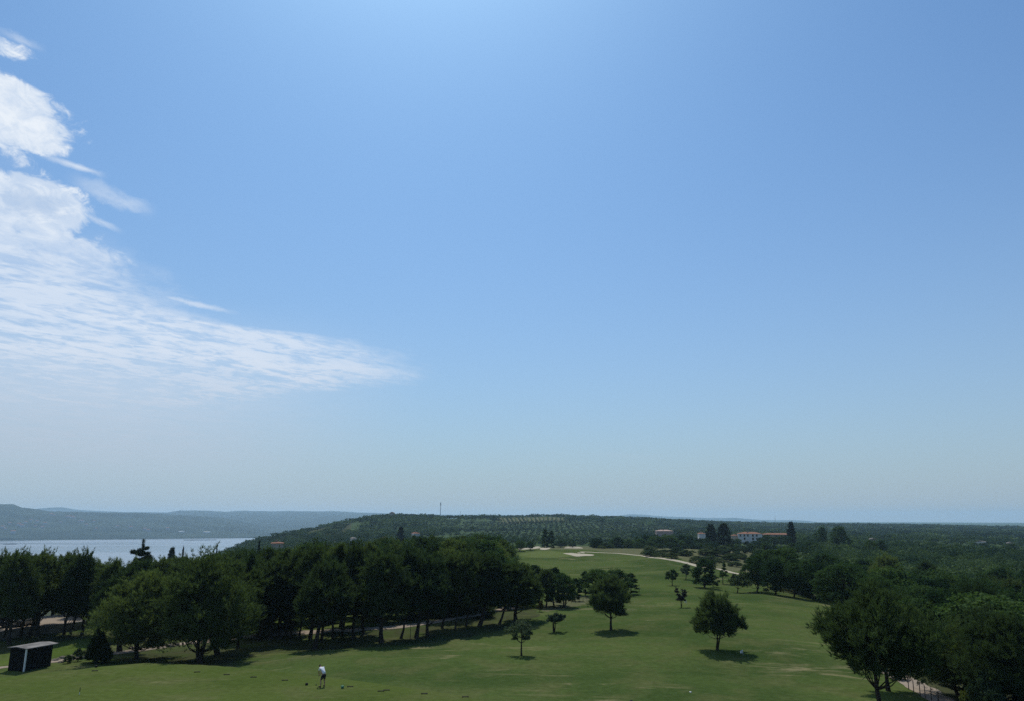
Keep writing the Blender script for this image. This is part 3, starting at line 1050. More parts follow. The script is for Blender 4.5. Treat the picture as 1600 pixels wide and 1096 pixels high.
def plant_px(key, px, py, ptop, label, group=None, idx=None, wide_px=None, name='pine_tree', rz=None, cat_='tree', P=None):
    P = at(px, py) if P is None else P
    h = top_z(px, ptop, P) - P.z
    pr = PROTO[key]
    m = pr[rnd.randrange(len(pr)) if idx is None else idx % len(pr)]
    wide = 1.0
    if wide_px:
        d = P.y * math.cos(PITCH) + (P.z - CAM_Z) * math.sin(PITCH)
        wide = (wide_px * d / FOC) / (m[1] * h / m[0])
    return plant(m, name, P, h, label, group, rnd.uniform(-.5, .5) if rz is None else rz, wide, cat_)


# ------------------------------------------------------------------ the pine grove left of the fairway
G1 = 'pines in the front row of the left grove'
L1 = 'slender dark pine in the front row of the left grove'
for q in ((14, 1008, 869), (58, 995, 873), (100, 992, 884), (128, 993, 888), (372, 1014, 874), (405, 1003, 886), (421, 999, 872), (437, 996, 868), (452, 998, 863), (466, 998, 866),
          (484, 998, 862), (502, 1005, 872), (520, 998, 860), (534, 993, 866), (552, 998, 861), (568, 992, 858), (625, 998, 865),
          (668, 993, 868), (690, 982, 866), (711, 984, 869), (728, 979, 874)):
    plant_px('slim' if rnd.random() < .45 else 'pine', q[0], q[1], q[2] + rnd.uniform(-4, 6), L1 + (' by the parked cars' if q[0] < 140 else ', left half' if q[0] < 580 else ', right half'), G1, None, rnd.uniform(46, 70))
plant_px('wide', 213, 1030, 902, 'broad dark pine with V-shaped double trunk by the path behind the tee', None, 0, 118, rz=0.1)
plant_px('wide', 311, 1036, 880, 'largest dark pine behind the tee, its skirts almost to the ground', None, 1, 140, rz=0.2)
plant_px('pine', 187, 1019, 893, 'dark pine with one upright trunk beside the path bend', None, 1, 92)
plant_px('pine', 340, 1023, 884, 'dark pine just right of the largest pine behind the tee', None, 5, 96)
plant_px('pine', 491, 1015, 880, 'dark pine standing forward of the grove, above the golfer', None, 4, 88)
plant_px('pine', 596, 1005, 868, 'thick-trunked dark pine standing forward in the middle of the grove', None, 3, 92)
plant_px('pine', 650, 997, 872, 'dark pine with leaning trunk at the grove front, bare trunk in sunlight', None, 4, 74, rz=-0.1)
plant_px('pine', 748, 979, 876, 'dark pine with three thin stems near the right end of the grove', None, 2, 92)
plant_px('slim', 779, 976, 884, 'pine with one straight leaning stem, second from the right end of the grove', None, 0, 66)
plant_px('pine', 806, 969, 888, 'dark pine at the right end of the grove, above its own shadow', None, 0, 70)
G2, L2 = 'pines in the back rows of the left grove', 'dark feathery pine in the back rows of the left grove'
for k in range(52):
    px = -20 + k * 15.2 + rnd.uniform(-7, 7)
    if px < 330:
        P, tp = at_r(px, rnd.uniform(114, 138)), rnd.uniform(870, 890)
    else:
        P, tp = at_r(px, rnd.uniform(122, 150)), rnd.uniform(866, 878) if px < 470 else rnd.uniform(857, 871) if px < 600 else rnd.uniform(850, 866)
    plant_px('pine', px, 0, tp, L2 if px > 330 else 'dark feathery pine behind the stone wall, against the bay', G2, None, rnd.uniform(50, 74), P=P)

for k in range(16):
    px = 395 + k * 23 + rnd.uniform(-8, 8)
    P = at_r(px, rnd.uniform(103, 118))
    plant_px('pine', px, 0, rnd.uniform(864, 880), 'dark pine just beyond the path that runs behind the grove front', 'pines beyond the path in the grove', None, rnd.uniform(56, 80), P=P)
for k in range(30):
    px = 385 + k * 14 + rnd.uniform(-7, 7)
    P = at_r(px, rnd.uniform(106, 132))
    pr = PROTO['scrub'][rnd.randrange(5)]
    plant(pr, 'bush', P, rnd.uniform(1.6, 3.0), 'green shrub in the undergrowth beyond the grove path', 'undergrowth beyond the grove path', rnd.uniform(0, 6), 1.3, 'bush')
# ------------------------------------------------------------------ single trees on the grass
def special(kind, seed, px, py, ptop, wpx, label, name, cb, **kw):
    P = at(px, py)
    h = top_z(px, ptop, P) - P.z
    d = P.y * math.cos(PITCH) + (P.z - CAM_Z) * math.sin(PITCH)
    w_ = wpx * d / FOC
    m = (h, w_) + tree_mesh(kind, seed, h, w_, cb, **kw)
    return plant(m, name, P, h, label)


special('needle', 31, 955, 985, 908, 66, 'lone round-headed pine with a bare trunk in mid-fairway', 'pine_tree', 0.30, blobs=26, per=150, shape='round', fol='pine2', lean=0.02)
special('needle', 47, 1120, 1016, 938, 71, 'lone fork-trunked pine beside the small white flag', 'pine_tree', 0.28, blobs=26, per=130, shape='dome', fol='pine2', stems=2, lean=0.04)
special('leaf', 33, 815, 1025, 969, 45, 'small open-crowned tree standing alone in front of the grove end', 'olive_tree', 0.40, blobs=17, per=130, shape='round', fol='olive', lean=0.02, leaf=0.16, trunk_r=0.10)
special('leaf', 34, 866, 988, 960, 32, 'little vase-shaped olive tree with split stems on the fairway', 'olive_tree', 0.48, blobs=12, per=120, shape='vase', fol='olive', stems=3, leaf=0.15, trunk_r=0.09)
special('leaf', 35, 1064, 950, 920, 22, 'small thin purple-grey tree beside the yellowish flag', 'plum_tree', 0.30, blobs=12, per=80, shape='vase', fol='plum', stems=2, leaf=0.17, trunk_r=0.07)
special('leaf', 36, 1050, 915.5, 890, 20, 'small round dark tree, the leftmost on the right half of the fairway', 'broadleaf_tree', 0.34, blobs=14, per=150, shape='round', fol='leaf', leaf=0.24, trunk_r=0.11)
special('leaf', 37, 1071, 906, 882, 19, 'small loose tree between the round dark tree and the big bushy one', 'broadleaf_tree', 0.30, blobs=12, per=120, shape='dome', fol='olive', leaf=0.24, trunk_r=0.10)
special('leaf', 38, 1100, 919, 874, 42, 'big bushy tree with foliage to the ground, centre of the right-hand fairway trees', 'broadleaf_tree', 0.08, blobs=26, per=220, shape='round', fol='leaf', stems=2, leaf=0.28)
special('leaf', 39, 1114, 918, 898, 18, 'low bush tucked against the big bushy fairway tree', 'broadleaf_tree', 0.06, blobs=12, per=150, shape='round', fol='bush', leaf=0.24, trunk_r=.08)
special('leaf', 40, 1130, 913, 880, 19, 'slim upright tree with bare stem right of the big bushy tree', 'broadleaf_tree', 0.30, blobs=14, per=140, shape='cone', fol='leaf', leaf=0.24, trunk_r=.1)
special('leaf', 41, 1152, 927, 897, 33, 'small flat-domed tree in front of the right-hand oaks', 'broadleaf_tree', 0.32, blobs=16, per=170, shape='dome', fol='bush', leaf=0.24, trunk_r=.12)
special('leaf', 42, 843, 957, 941, 11, 'tiny rust-tinted sapling on the bare patch beside the grove end', 'young_tree', 0.25, blobs=9, per=70, shape='column', fol='rust', leaf=0.16, trunk_r=.05)
# the clump in the middle of the fairway
for px, py, tp, wp, key, lab in (
        (803, 950, 880, 46, 'oak', 'round leafy tree rising behind the right end of the grove'),
        (835, 947, 882, 40, 'upright', 'tall dark tree at the left end of the mid-fairway clump'),
        (853, 950, 893, 34, 'pine', 'feathery pine low in the mid-fairway clump'),
        (866, 947, 887, 40, 'upright', 'pointed tree behind the mid-fairway clump'),
        (879, 950, 896, 52, 'oak', 'full round tree at the front of the mid-fairway clump'),
        (899, 940, 904, 24, 'upright', 'narrow tree at the right end of the mid-fairway clump'),
        (914, 931, 893, 22, 'upright', 'slim pointed tree alone right of the mid-fairway clump'),
        (932, 933, 889, 44, 'oak', 'round tree behind the lone pine, on its left'),
        (962, 931, 890, 52, 'oak', 'broad tree directly behind the lone pine'),
        (985, 929, 896, 32, 'upright', 'tree behind the lone pine, on its right')):
    plant_px(key, px, py, tp, lab, 'trees of the mid-fairway clump', None, wp, 'pine_tree' if key == 'pine' else 'broadleaf_tree')

# ------------------------------------------------------------------ right-hand foreground
P = at_r(1345, 58.5)
m = (8.2, 8.6) + tree_mesh('needle', 52, 8.2, 7.5, 0.36, 1, 0.03, 40, 150, 'round', 'pine', 0.19)
plant(m, 'pine_tree', P, top_z(1345, 930, P) - P.z, 'big dark pine in the right foreground with a straight bare trunk')
P = at(1388, 1080)
m = (7.5, 7.4) + tree_mesh('needle', 53, 7.5, 6.6, 0.38, 1, -0.08, 34, 180, 'round', 'pine', 0.19)
plant(m, 'pine_tree', P, top_z(1388, 945, P) - P.z, 'dark pine leaning left behind the big foreground pine')
for px, py, tp, wp, lab in ((1182, 926, 868, 46, 'dark oak at the left corner of the right-hand wood'), (1212, 930, 874, 46, 'oak with several stems in the fairway edge of the right-hand wood'),
                            (1240, 934, 880, 44, 'dark oak casting the long shadow on the fairway edge'), (1278, 940, 880, 46, 'oak standing a little apart where the fairway edge turns')):
    plant_px('oak', px, py, tp, lab, 'oaks along the right edge of the fairway', None, wp, 'oak_tree')
for px, py, tp, wp, lab in ((1500, 1090, 985, 125, 'dark broad tree behind the fenced path'), (1570, 1110, 968, 130, 'dark broad tree at the right edge, behind the yellow bush'),
                            (1430, 1035, 935, 100, 'dark tree rising behind the leaning pine'), (1478, 1040, 925, 100, 'mid-green tree above the fenced path'), (1545, 1050, 920, 110, 'dark tree in the second row at the right edge')):
    plant_px('wide' if px > 1490 else 'oak', px, py, tp, lab, 'trees beside the fenced path', None, wp, 'broadleaf_tree')
for px, py, tp, wp, lab, key in ((1580, 1112, 1030, 70, 'grey-green bush in the bottom right corner', 'scrub'), (1548, 1118, 1050, 60, 'rough bush beside the yellow bush', 'scrub'),
                                 (1480, 1072, 1050, 40, 'low scrub on the bank above the fenced path', 'scrub'), (1402, 1062, 1040, 30, 'low scrub under the leaning pine', 'scrub')):
    plant_px(key, px, py, tp, lab, 'scrub beside the fenced path', None, wp, 'bush', cat_='bush')
P = at(1522, 1112)
plant((1.5, 1.9) + tree_mesh('leaf', 61, 1.5, 1.9, 0.03, 3, 0.0, 14, 150, 'round', 'gold', 0.03, 0.15), 'bush', P, top_z(1522, 1076, P) - P.z, 'yellow-flowered bush at the bottom right beside the path', cat_='bush')

# the wood right of the fairway: near trees one by one
def scatter(az0, az1, r0, r1, sp, seed, keep):
    g = np.random.default_rng(seed)
    pts, r = [], r0
    while r < r1:
        s = sp(r) if callable(sp) else sp
        n = int((az1 - az0) * r / s)
        a = az0 + (np.arange(n) + g.uniform(-.4, .4, n) + .5) / max(n, 1) * (az1 - az0)
        rr = r + g.uniform(-.4, .4, n) * s
        pts.append(np.column_stack([rr * np.sin(a), rr * np.cos(a)]))
        r += s * 0.87
    Q = np.concatenate(pts)
    return Q[keep(Q[:, 0], Q[:, 1])]


RW = poly_px([(1172, 903), (1235, 929), (1300, 945), (1330, 985), (1372, 1010), (1410, 1040), (1500, 1066), (1610, 1090)])
RW += [(95, 60), (150, 90), (330, 200), (300, 420), (at_r(1250, 330).x, at_r(1250, 330).y), (at_r(1215, 250).x, at_r(1215, 250).y), (at_r(1180, 210).x, at_r(1180, 210).y)]
inRW = lambda x, y: pip(x, y, RW)
Q = scatter(px_az(1150), px_az(1720), 70, 215, 7.4, 5, inRW)
g5 = np.random.default_rng(55)
Q = Q[np.arctan2(Q[:, 0], Q[:, 1]) < R_(37)]
print('right wood', len(Q))
for x, y in Q:
    P = (x, y, Hf(x, y))
    u_ = g5.random()
    key = 'oak' if u_ < .8 else ('pine' if u_ < .9 else 'upright')
    pr = PROTO[key][g5.integers(len(PROTO[key]))]
    h = g5.uniform(4.2, 8.8)
    if key == 'oak':
        plant(pr, 'oak_tree', P, h, 'bushy oak in the %s of the dense wood right of the fairway' % ('near part' if math.hypot(x, y) < 115 else 'middle' if math.hypot(x, y) < 165 else 'back part'), 'oaks of the wood right of the fairway', g5.uniform(0, 6.28), g5.uniform(1.0, 1.4))
    elif key == 'pine':
        plant(pr, 'pine_tree', P, h + 1, 'pine among the oaks of the right-hand wood', 'pines of the wood right of the fairway', g5.uniform(0, 6.28), 1.1)
    else:
        plant(pr, 'broadleaf_tree', P, h, 'narrow leafy tree in the dense wood right of the fairway', 'narrow trees of the right-hand wood', g5.uniform(0, 6.28), 1.2)

# the wood behind the grove
LB = lambda x, y: ~pip(x, y, LAWN2)
LAWN2 = [(at_r(px, r).x, at_r(px, r).y) for px, r in ((385, 95), (385, 128), (620, 132), (640, 100))]
Q = scatter(px_az(330), px_az(790), 140, 210, 8.0, 6, LB)
print('left wood', len(Q))
for x, y in Q:
    pr = PROTO['oak' if g5.random() < .7 else 'pine']
    isoak = pr is PROTO['oak']
    P = Vector((x, y, Hf(x, y)))
    ppx = 800 + 1193 * x / y
    ht = min(11.0, max(4.0, top_z(ppx, g5.uniform(862, 873) if ppx < 470 else g5.uniform(850, 863) if ppx < 600 else g5.uniform(839, 853), P) - P.z))
    plant(pr[g5.integers(len(pr))], 'oak_tree' if isoak else 'pine_tree', P, ht,
          'leafy tree in the wood behind the pine grove' if isoak else 'pine in the wood behind the pine grove', 'trees of the wood behind the grove', g5.uniform(0, 6.28), g5.uniform(1.0, 1.3))

# far marks: cypresses, cedar, single crowns
for px, r, tp, wp, key, lab, nm in (
        (1110, 470, 820, 18, 'cypress', 'left one of the two tall black cypress clumps near the villa', 'cypress_tree'), (1130, 470, 819, 20, 'cypress', 'right one of the two tall black cypress clumps near the villa', 'cypress_tree'),
        (1235, 500, 816, 13, 'cypress', 'dark tapering conifer at the right end of the villa', 'conifer_tree'), (1282, 470, 823, 18, 'oak', 'dark ball-shaped crown standing out right of the villa', 'broadleaf_tree'),
        (1308, 455, 823, 34, 'oak', 'broad dark crown right of the ball-shaped one', 'broadleaf_tree'),
        (851, 365, 827, 14, 'upright', 'left one of the tall dark pair behind the green', 'broadleaf_tree'), (861, 365, 830, 14, 'upright', 'right one of the tall dark pair behind the green', 'broadleaf_tree'),
        (627, 480, 824, 13, 'cypress', 'dark pointed conifer above the grove, left of the small red roof', 'conifer_tree'),
        (274, 330, 857, 17, 'cypress', 'dark clump of cypress by the water, beyond the grove', 'cypress_tree'), (291, 330, 856, 5, 'cypress', 'thin cypress by the water, beyond the grove', 'cypress_tree'),
        (408, 300, 846, 6, 'cypress', 'thin cypress beside the terracotta-roofed house', 'cypress_tree'), (343, 520, 851, 3, 'cypress', 'tiny cypress on the slope above the bay', 'cypress_tree')):
    plant_px(key, px, 0, tp, lab, None, None, wp, nm, P=at_r(px, r))
for px, tp, wp in ((1150, 842, 14), (1187, 840, 16), (1196, 836, 18), (1207, 839, 16), (1217, 837, 18), (1228, 838, 16), (1176, 845, 14), (1164, 846, 12), (1140, 841, 12)):
    plant_px('oak', px, 0, tp, 'leafy tree hiding the foot of the villa', 'trees at the foot of the villa', None, wp, 'broadleaf_tree', P=at_r(px, 500 + rnd.uniform(-15, 15)))
P = at_r(228, 165)
hc = top_z(228, 846, P) - P.z
plant((hc, 6.0) + cedar_mesh(71, hc, 9.5), 'cedar_tree', P, hc, 'dark tiered cedar standing up against the bay')
# dark conical bush and shrubs by the shed
P = at(150, 1036)
plant((3.2, 2.9) + tree_mesh('needle', 72, 3.2, 2.9, 0.02, 1, 0.0, 26, 190, 'cone', 'cyp'), 'bush', P, top_z(150, 989, P) - P.z, 'big dark cone-shaped evergreen bush beside the shed', cat_='bush')
for px, py, tp, wp, lab in ((121, 1034, 1014, 16, 'small shrub left of the cone-shaped bush'), (106, 1037, 1024, 14, 'low shrub among the stones by the shed')):
    plant_px('scrub', px, py, tp, lab, None, None, wp, 'bush', cat_='bush')
# belt of trees and scrub beyond the fairway, with dry grass between
Q = []
for k in range(64):
    px = 925 + k * 5.3 + rnd.uniform(-6, 6)
    r = rnd.uniform(345, 450)
    if 1085 < px < 1235 and r > 430:
        r = 400
    big = rnd.random() < .6
    P = at_r(px, r)
    pr = PROTO['oak' if big else 'scrub']
    hb_ = top_z(px, rnd.uniform(836, 850) if px < 1085 else rnd.uniform(846, 857), P) - P.z
    plant(pr[rnd.randrange(len(pr))], 'broadleaf_tree' if big else 'bush', P, min(8.0, max(3.2, hb_)) if big else rnd.uniform(2, 3.2),
          ('leafy tree in the belt behind the far green' if px < 1060 else 'leafy tree in the belt below the villa and cypresses') if big else 'low shrub in the belt between the green and the villa', 'trees of the belt below the villa' if big else 'shrubs of the belt below the villa', rnd.uniform(0, 6), 1.45, 'tree' if big else 'bush')
for px, py, wp in ((1015, 862, 24), (1050, 873, 26), (1058, 868, 34), (1072, 870, 30), (1100, 867, 26), (1120, 868, 30), (1140, 869, 34), (1160, 874, 20), (1112, 876, 20), (1030, 866, 16), (985, 857, 18), (940, 858, 14), (1180, 884, 24),
                   (1150, 886, 22), (925, 856, 10), (906, 852, 14), (880, 853, 20), (830, 852, 14), (818, 853, 10), (1010, 856, 14), (1190, 872, 22), (1205, 862, 22)):
    plant_px('scrub', px, py, py - wp * .36, 'low grey-green scrub on the dry ground right of the green', 'scrub on the dry ground', None, wp, 'bush', cat_='bush')
for k in range(34):
    px, py = rnd.uniform(1005, 1200), rnd.uniform(859, 886)
    P = at(px, py)
    if pip(np.array([P.x]), np.array([P.y]), DRY[1])[0]:
        wp = rnd.uniform(12, 30)
        plant_px('scrub', px, py, py - wp * rnd.uniform(.28, .45), 'low grey-green scrub on the dry ground right of the green', 'scrub on the dry ground', None, wp, 'bush', cat_='bush')
# wood at the left of the green
for px, py, tp, wp in ((700, 884, 846, 34), (718, 882, 846, 34), (735, 884, 850, 30), (752, 882, 842, 32), (768, 884, 851, 28), (783, 880, 850, 26), (797, 874, 851, 22), (745, 874, 834, 32), (725, 872, 838, 30), (772, 868, 842, 22),
                       (812, 862, 845, 18), (828, 860, 846, 16), (876, 856, 845, 22), (895, 856, 846, 16)):
    plant_px('oak', px, py, tp, 'dark leafy tree in the wood left of the far green', 'trees left of the far green', None, wp, 'oak_tree')

# ------------------------------------------------------------------ far woods: one mass each
def wood(name, Q, hh, ww, n, leaf_s, m, label, seed, cat_=None):
    """many trees as one mass of leaf sprays; every crown has its own lumps and tint"""
    g = np.random.default_rng(seed)
    T = len(Q)
    z = H(Q[:, 0], Q[:, 1])
    w_ = ww * (0.6 + 0.9 * g.random(T) ** 1.5)
    h = hh * g.uniform(.6, 1.1, T) * (0.6 + .4 * w_ / ww)
    keep = g.random(T) > .16
    Q, z, h, w_ = Q[keep], z[keep], h[keep], w_[keep]
    T = len(Q)
    K = 7
    lc = rdir(g, T * K).reshape(T, K, 3) * np.array([.26, .26, .2])
    pick = g.integers(0, K, (T, n))
    d = rdir(g, T * n).reshape(T, n, 3)
    d[..., 2] = np.where(d[..., 2] < -.2, -d[..., 2], d[..., 2])
    L = np.take_along_axis(lc, pick[..., None].repeat(3, 2), 1)
    P = (L + d * .25 * (0.7 + .45 * g.random((T, n, 1)))) * 1.0
    P = P * np.stack([w_, w_, h * .95], 1)[:, None, :] + np.column_stack([Q, z + h * .5])[:, None, :]
    V, F = leaves(g, P.reshape(-1, 3), (d + np.array([0, 0, .25])).reshape(-1, 3), leaf_s, 2.0)
    c = np.column_stack([g.random(T), g.random(T), g.random(T)])
    tone = np.clip(0.42 + 0.9 * fbm(Q[:, 0] / 110, Q[:, 1] / 110, 3) + 0.9 * (c[:, 0] - .5), 0, 1)
    c[:, 0] = tone
    col = np.repeat(c, n * 4, 0)
    o = obj(name, mesh_np(name, V, F, [m], None, False, col))
    return tag(o, label, cat_ or 'wood', None, 'stuff')


azl, azr = px_az(325), px_az(1640)


def keepA(x, y):          # beyond the grove on the left, beyond the near wood on the right
    r, a = np.hypot(x, y), np.degrees(np.arctan2(x, y))
    left = (a < -2.2) & (r > 205)
    right = (a > 16.0) & (r > 208) & ~((a < 20.6) & (r < 590))
    villa = (a > 13.8) & (a < 20.3) & (r > 400) & (r < 585)
    return (left | right) & ~villa


def land(x, y):
    return H(x, y) > SEA + 4


Q = scatter(azl, azr, 208, 470, 8.0, 21, lambda x, y: keepA(x, y) & land(x, y))
print('A', len(Q))
wood('woodland', Q, 7.5, 9.6, 170, 0.75, M['wood_far'], 'mass of green woods on both sides beyond the fairway trees', 1)


def keepB(x, y):
    r, a = np.hypot(x, y), np.degrees(np.arctan2(x, y))
    open_ = (a > -6.5) & (a < 12.5) & (r > 470) & (r < 1180)
    hedge = (np.abs(r - 640 - 14 * a) < 9) | (np.abs(r - 900 + 10 * a) < 8) | ((a > 9) & (fbm(x / 60, y / 60, 2) > .05)) | ((a < -1) & (fbm(x / 80, y / 80, 2) > .1))
    villa = (a > 13.2) & (a < 20.6) & (r > 400) & (r < 585)
    fld = ((a > 27) & (a < 34) & (np.abs(r - 720 - 20 * vnoise(x / 30, y / 30)) < 60)) | ((a > 21) & (fbm(x / 120 + 9, y / 120, 2) > .42))
    terr = (a > -15) & (a < -11.2) & (r > 930) & (r < 1130)
    return (~open_ | hedge) & ~villa & ~fld & ~terr & land(x, y)


Q = scatter(azl, azr, 470, 1000, 10.5, 22, keepB)
print('B', len(Q))
wood('woodland', Q, 7.5, 13.0, 64, 1.5, M['wood_far'], 'woods of the middle distance from the bay slope to the right edge', 2)


def keepC(x, y):
    r, a = np.hypot(x, y), np.degrees(np.arctan2(x, y))
    open_ = (a > -6.5) & (a < 12.5) & (r < 1180)
    vy = (a > -1.0) & (a < 4.1) & (r > 1120) & (r < 1420)
    hillside = (a < -2) & (r > 900) & (r < 1220) & (fbm(x / 70, y / 70, 3) < -.14)
    terr = (a > -15) & (a < -11.2) & (r > 930) & (r < 1130)
    return ~open_ & ~vy & ~hillside & ~terr & land(x, y)


Q = scatter(azl, azr, 1000, 2700, lambda r: 13 + r / 160.0, 23, keepC)
print('C', len(Q))
wood('woodland', Q, 7.0, 21.0, 40, 3.2, M['wood_far'], 'far blue-green woods reaching to the horizon', 3)
Q = scatter(azl, px_az(720), 820, 1230, 7.5, 24, lambda x, y: land(x, y) & ~((np.degrees(np.arctan2(x, y)) > -15) & (np.degrees(np.arctan2(x, y)) < -11.2) & (np.hypot(x, y) > 900) & (np.hypot(x, y) < 1130)))
wood('scrubland', Q, 3.0, 6.0, 16, 1.7, M['wood_far'], 'grey-green scrub covering the left hill', 5, 'scrub')
# olive rows on the plain beyond the green
ol = []
for rr in np.arange(480, 1180, 8.0):
    for xx in np.arange(-150, 270, 7.2):
        a = math.degrees(math.atan2(xx, rr))
        if -6.5 < a < 12.5 and vnoise(np.array(xx / 90), np.array(rr / 70)) > -.28:
            ol.append((xx + rnd.uniform(-2.2, 2.2) + .05 * rr, rr + rnd.uniform(-2.2, 2.2)))
ol = np.array(ol)
print('olive', len(ol))
wood('olive_grove', ol, 3.4, 5.2, 22, 1.3, M['olive_far'], 'rows of olive trees on the plain beyond the far green', 4, 'olive grove')

# ------------------------------------------------------------------ materials of built things
M.update(
    dark_wall=plain('charcoal_boards', (0.010, 0.0105, 0.011), (0.020, 0.020, 0.020), 5.0, 1.0, 0.0),
    pale_roof=plain('weathered_roof_sheet', (0.11, 0.105, 0.10), (0.26, 0.245, 0.23), 1.2, 0.9, 0.0),
    white=plain('white_paint', (0.66, 0.66, 0.64), (0.78, 0.78, 0.76), 2.0, 0.6, 0.3),
    stone=plain('dry_stone', (0.13, 0.11, 0.085), (0.24, 0.21, 0.165), 1.2, 0.95, 0.05, 0, 0.5),
    render_w=plain('white_render', (0.48, 0.48, 0.47), (0.60, 0.60, 0.58), 0.6, 0.9, 0.1),
    render_b=plain('beige_render', (0.36, 0.30, 0.24), (0.46, 0.39, 0.31), 0.6, 0.9, 0.1),
    render_p=plain('pink_render', (0.36, 0.26, 0.22), (0.44, 0.33, 0.28), 0.6, 0.9, 0.1),
    stone_w=plain('stone_wall', (0.20, 0.17, 0.14), (0.30, 0.26, 0.21), 0.8, 0.95, 0.05, 0, 0.4),
    tile=plain('terracotta_tiles', (0.19, 0.09, 0.06), (0.27, 0.145, 0.10), 0.8, 0.9, 0.05),
    glass=plain('window_dark', (0.010, 0.012, 0.014), (0.02, 0.022, 0.024), 1.0, 0.25, 0.5),
    steel=plain('galvanised_steel', (0.20, 0.21, 0.22), (0.30, 0.31, 0.32), 2.0, 0.5, 0.5, 0.6),
    dark=plain('dark_rubber', (0.010, 0.010, 0.011), (0.02, 0.02, 0.021), 6.0, 0.8, 0.2),
    wood=plain('weathered_wood', (0.05, 0.04, 0.032), (0.09, 0.075, 0.06), 6.0, 0.9, 0.1),
    silver=plain('silver_car_paint', (0.40, 0.42, 0.44), (0.45, 0.47, 0.49), 1.0, 0.3, 0.5, 0.3),
    navy=plain('dark_car_paint', (0.02, 0.025, 0.035), (0.03, 0.035, 0.045), 1.0, 0.3, 0.5, 0.2),
    skin=plain('skin', (0.30, 0.17, 0.115), (0.36, 0.21, 0.145), 8.0, 0.6, 0.3),
    shirt=plain('white_cotton', (0.68, 0.69, 0.72), (0.80, 0.81, 0.83), 9.0, 0.9, 0.1),
    shorts=plain('black_cotton', (0.012, 0.013, 0.018), (0.022, 0.023, 0.028), 9.0, 0.9, 0.1),
    hair=plain('dark_hair', (0.014, 0.011, 0.009), (0.03, 0.024, 0.02), 30.0, 0.8, 0.2),
    teal=plain('green_plastic', (0.015, 0.13, 0.075), (0.025, 0.18, 0.10), 9.0, 0.5, 0.4),
    yellow=plain('cream_flag_cloth', (0.70, 0.66, 0.40), (0.80, 0.76, 0.50), 9.0, 0.9, 0.1),
    soil=plain('pale_vineyard_soil', (0.080, 0.092, 0.048), (0.135, 0.130, 0.078), 0.05, 0.95, 0.0),
)

# ------------------------------------------------------------------ shed at the left
def shed():
    c = at(37, 1050)
    v = Vector((c.x, c.y, 0)).normalized()
    rgt = Vector((v.y, -v.x, 0))
    ex = (rgt * math.cos(R_(40)) + v * math.sin(R_(40)))        # along the long right-hand face
    ey = Vector((-ex.y, ex.x, 0))                                # along the short left-hand face
    L, W, Hh = 2.9, 2.1, 2.1
    rz = math.atan2(ex.y, ex.x)
    root = tag(empty('shed', c, rz), 'small charcoal shed with pale roof and white corner post beside the tee', 'shed')
    zb = -0.35
    for nm, b in (('wall', ((L / 2, 0.04, (Hh + zb) / 2), (L - .02, .08, Hh - zb))), ('wall', ((L / 2, W - .04, (Hh + zb) / 2), (L - .02, .08, Hh - zb))),
                  ('wall', ((0.04, W / 2, (Hh + zb) / 2), (.08, W - .18, Hh - zb))), ('wall', ((L - .04, W / 2, (Hh + zb) / 2), (.08, W - .18, Hh - zb)))):
        m_ = MB()
        m_.box(*b)
        m_.build(nm, M['dark_wall'], root)
    for k in range(9):                                           # cladding boards on the two visible faces
        m_ = MB()
        m_.box((0.1 + (k + .5) * (L - .2) / 9, -0.012, Hh / 2), ((L - .2) / 9 - .03, .024, Hh - .1))
        m_.build('board', M['dark_wall'], root)
    for k in range(7):
        m_ = MB()
        m_.box((-0.012, 0.1 + (k + .5) * (W - .2) / 7, Hh / 2), (.024, (W - .2) / 7 - .03, Hh - .1))
        m_.build('board', M['dark_wall'], root)
    m_ = MB()
    m_.box((0, 0, Hh / 2 - .02), (.12, .12, Hh))
    m_.build('corner_post', M['white'], root)
    m_ = MB()                                                    # low gable roof with overhang
    o_ = .22
    P = [(-o_, -o_, Hh + .02), (L + o_ + .2, -o_, Hh + .02), (L + o_ + .2, W + o_, Hh + .02), (-o_, W + o_, Hh + .02), (-o_, W / 2, Hh + .14), (L + o_ + .2, W / 2, Hh + .14)]
    P += [(x, y, z - .07) for x, y, z in P]
    m_.poly(P, [(0, 1, 5, 4), (2, 3, 4, 5), (7, 6, 10, 11), (9, 8, 11, 10), (1, 0, 6, 7), (3, 2, 8, 9), (0, 4, 10, 6), (4, 3, 9, 10), (1, 7, 11, 5), (5, 11, 8, 2)])
    m_.build('roof', M['pale_roof'], root)
    m_ = MB()
    m_.poly([(0.02, 0.02, Hh - .01), (0.02, W - .02, Hh - .01), (0.02, W / 2, Hh + .06), (.06, .02, Hh - .01), (.06, W - .02, Hh - .01), (.06, W / 2, Hh + .06)], [(0, 2, 1), (3, 4, 5), (0, 3, 5, 2), (1, 2, 5, 4)])
    m_.build('gable', M['dark_wall'], root)
    m_ = MB()
    m_.box((L / 2, W / 2, zb), (L + .7, W + .7, .35))
    m_.build('plinth', M['pale_roof'], root)


shed()


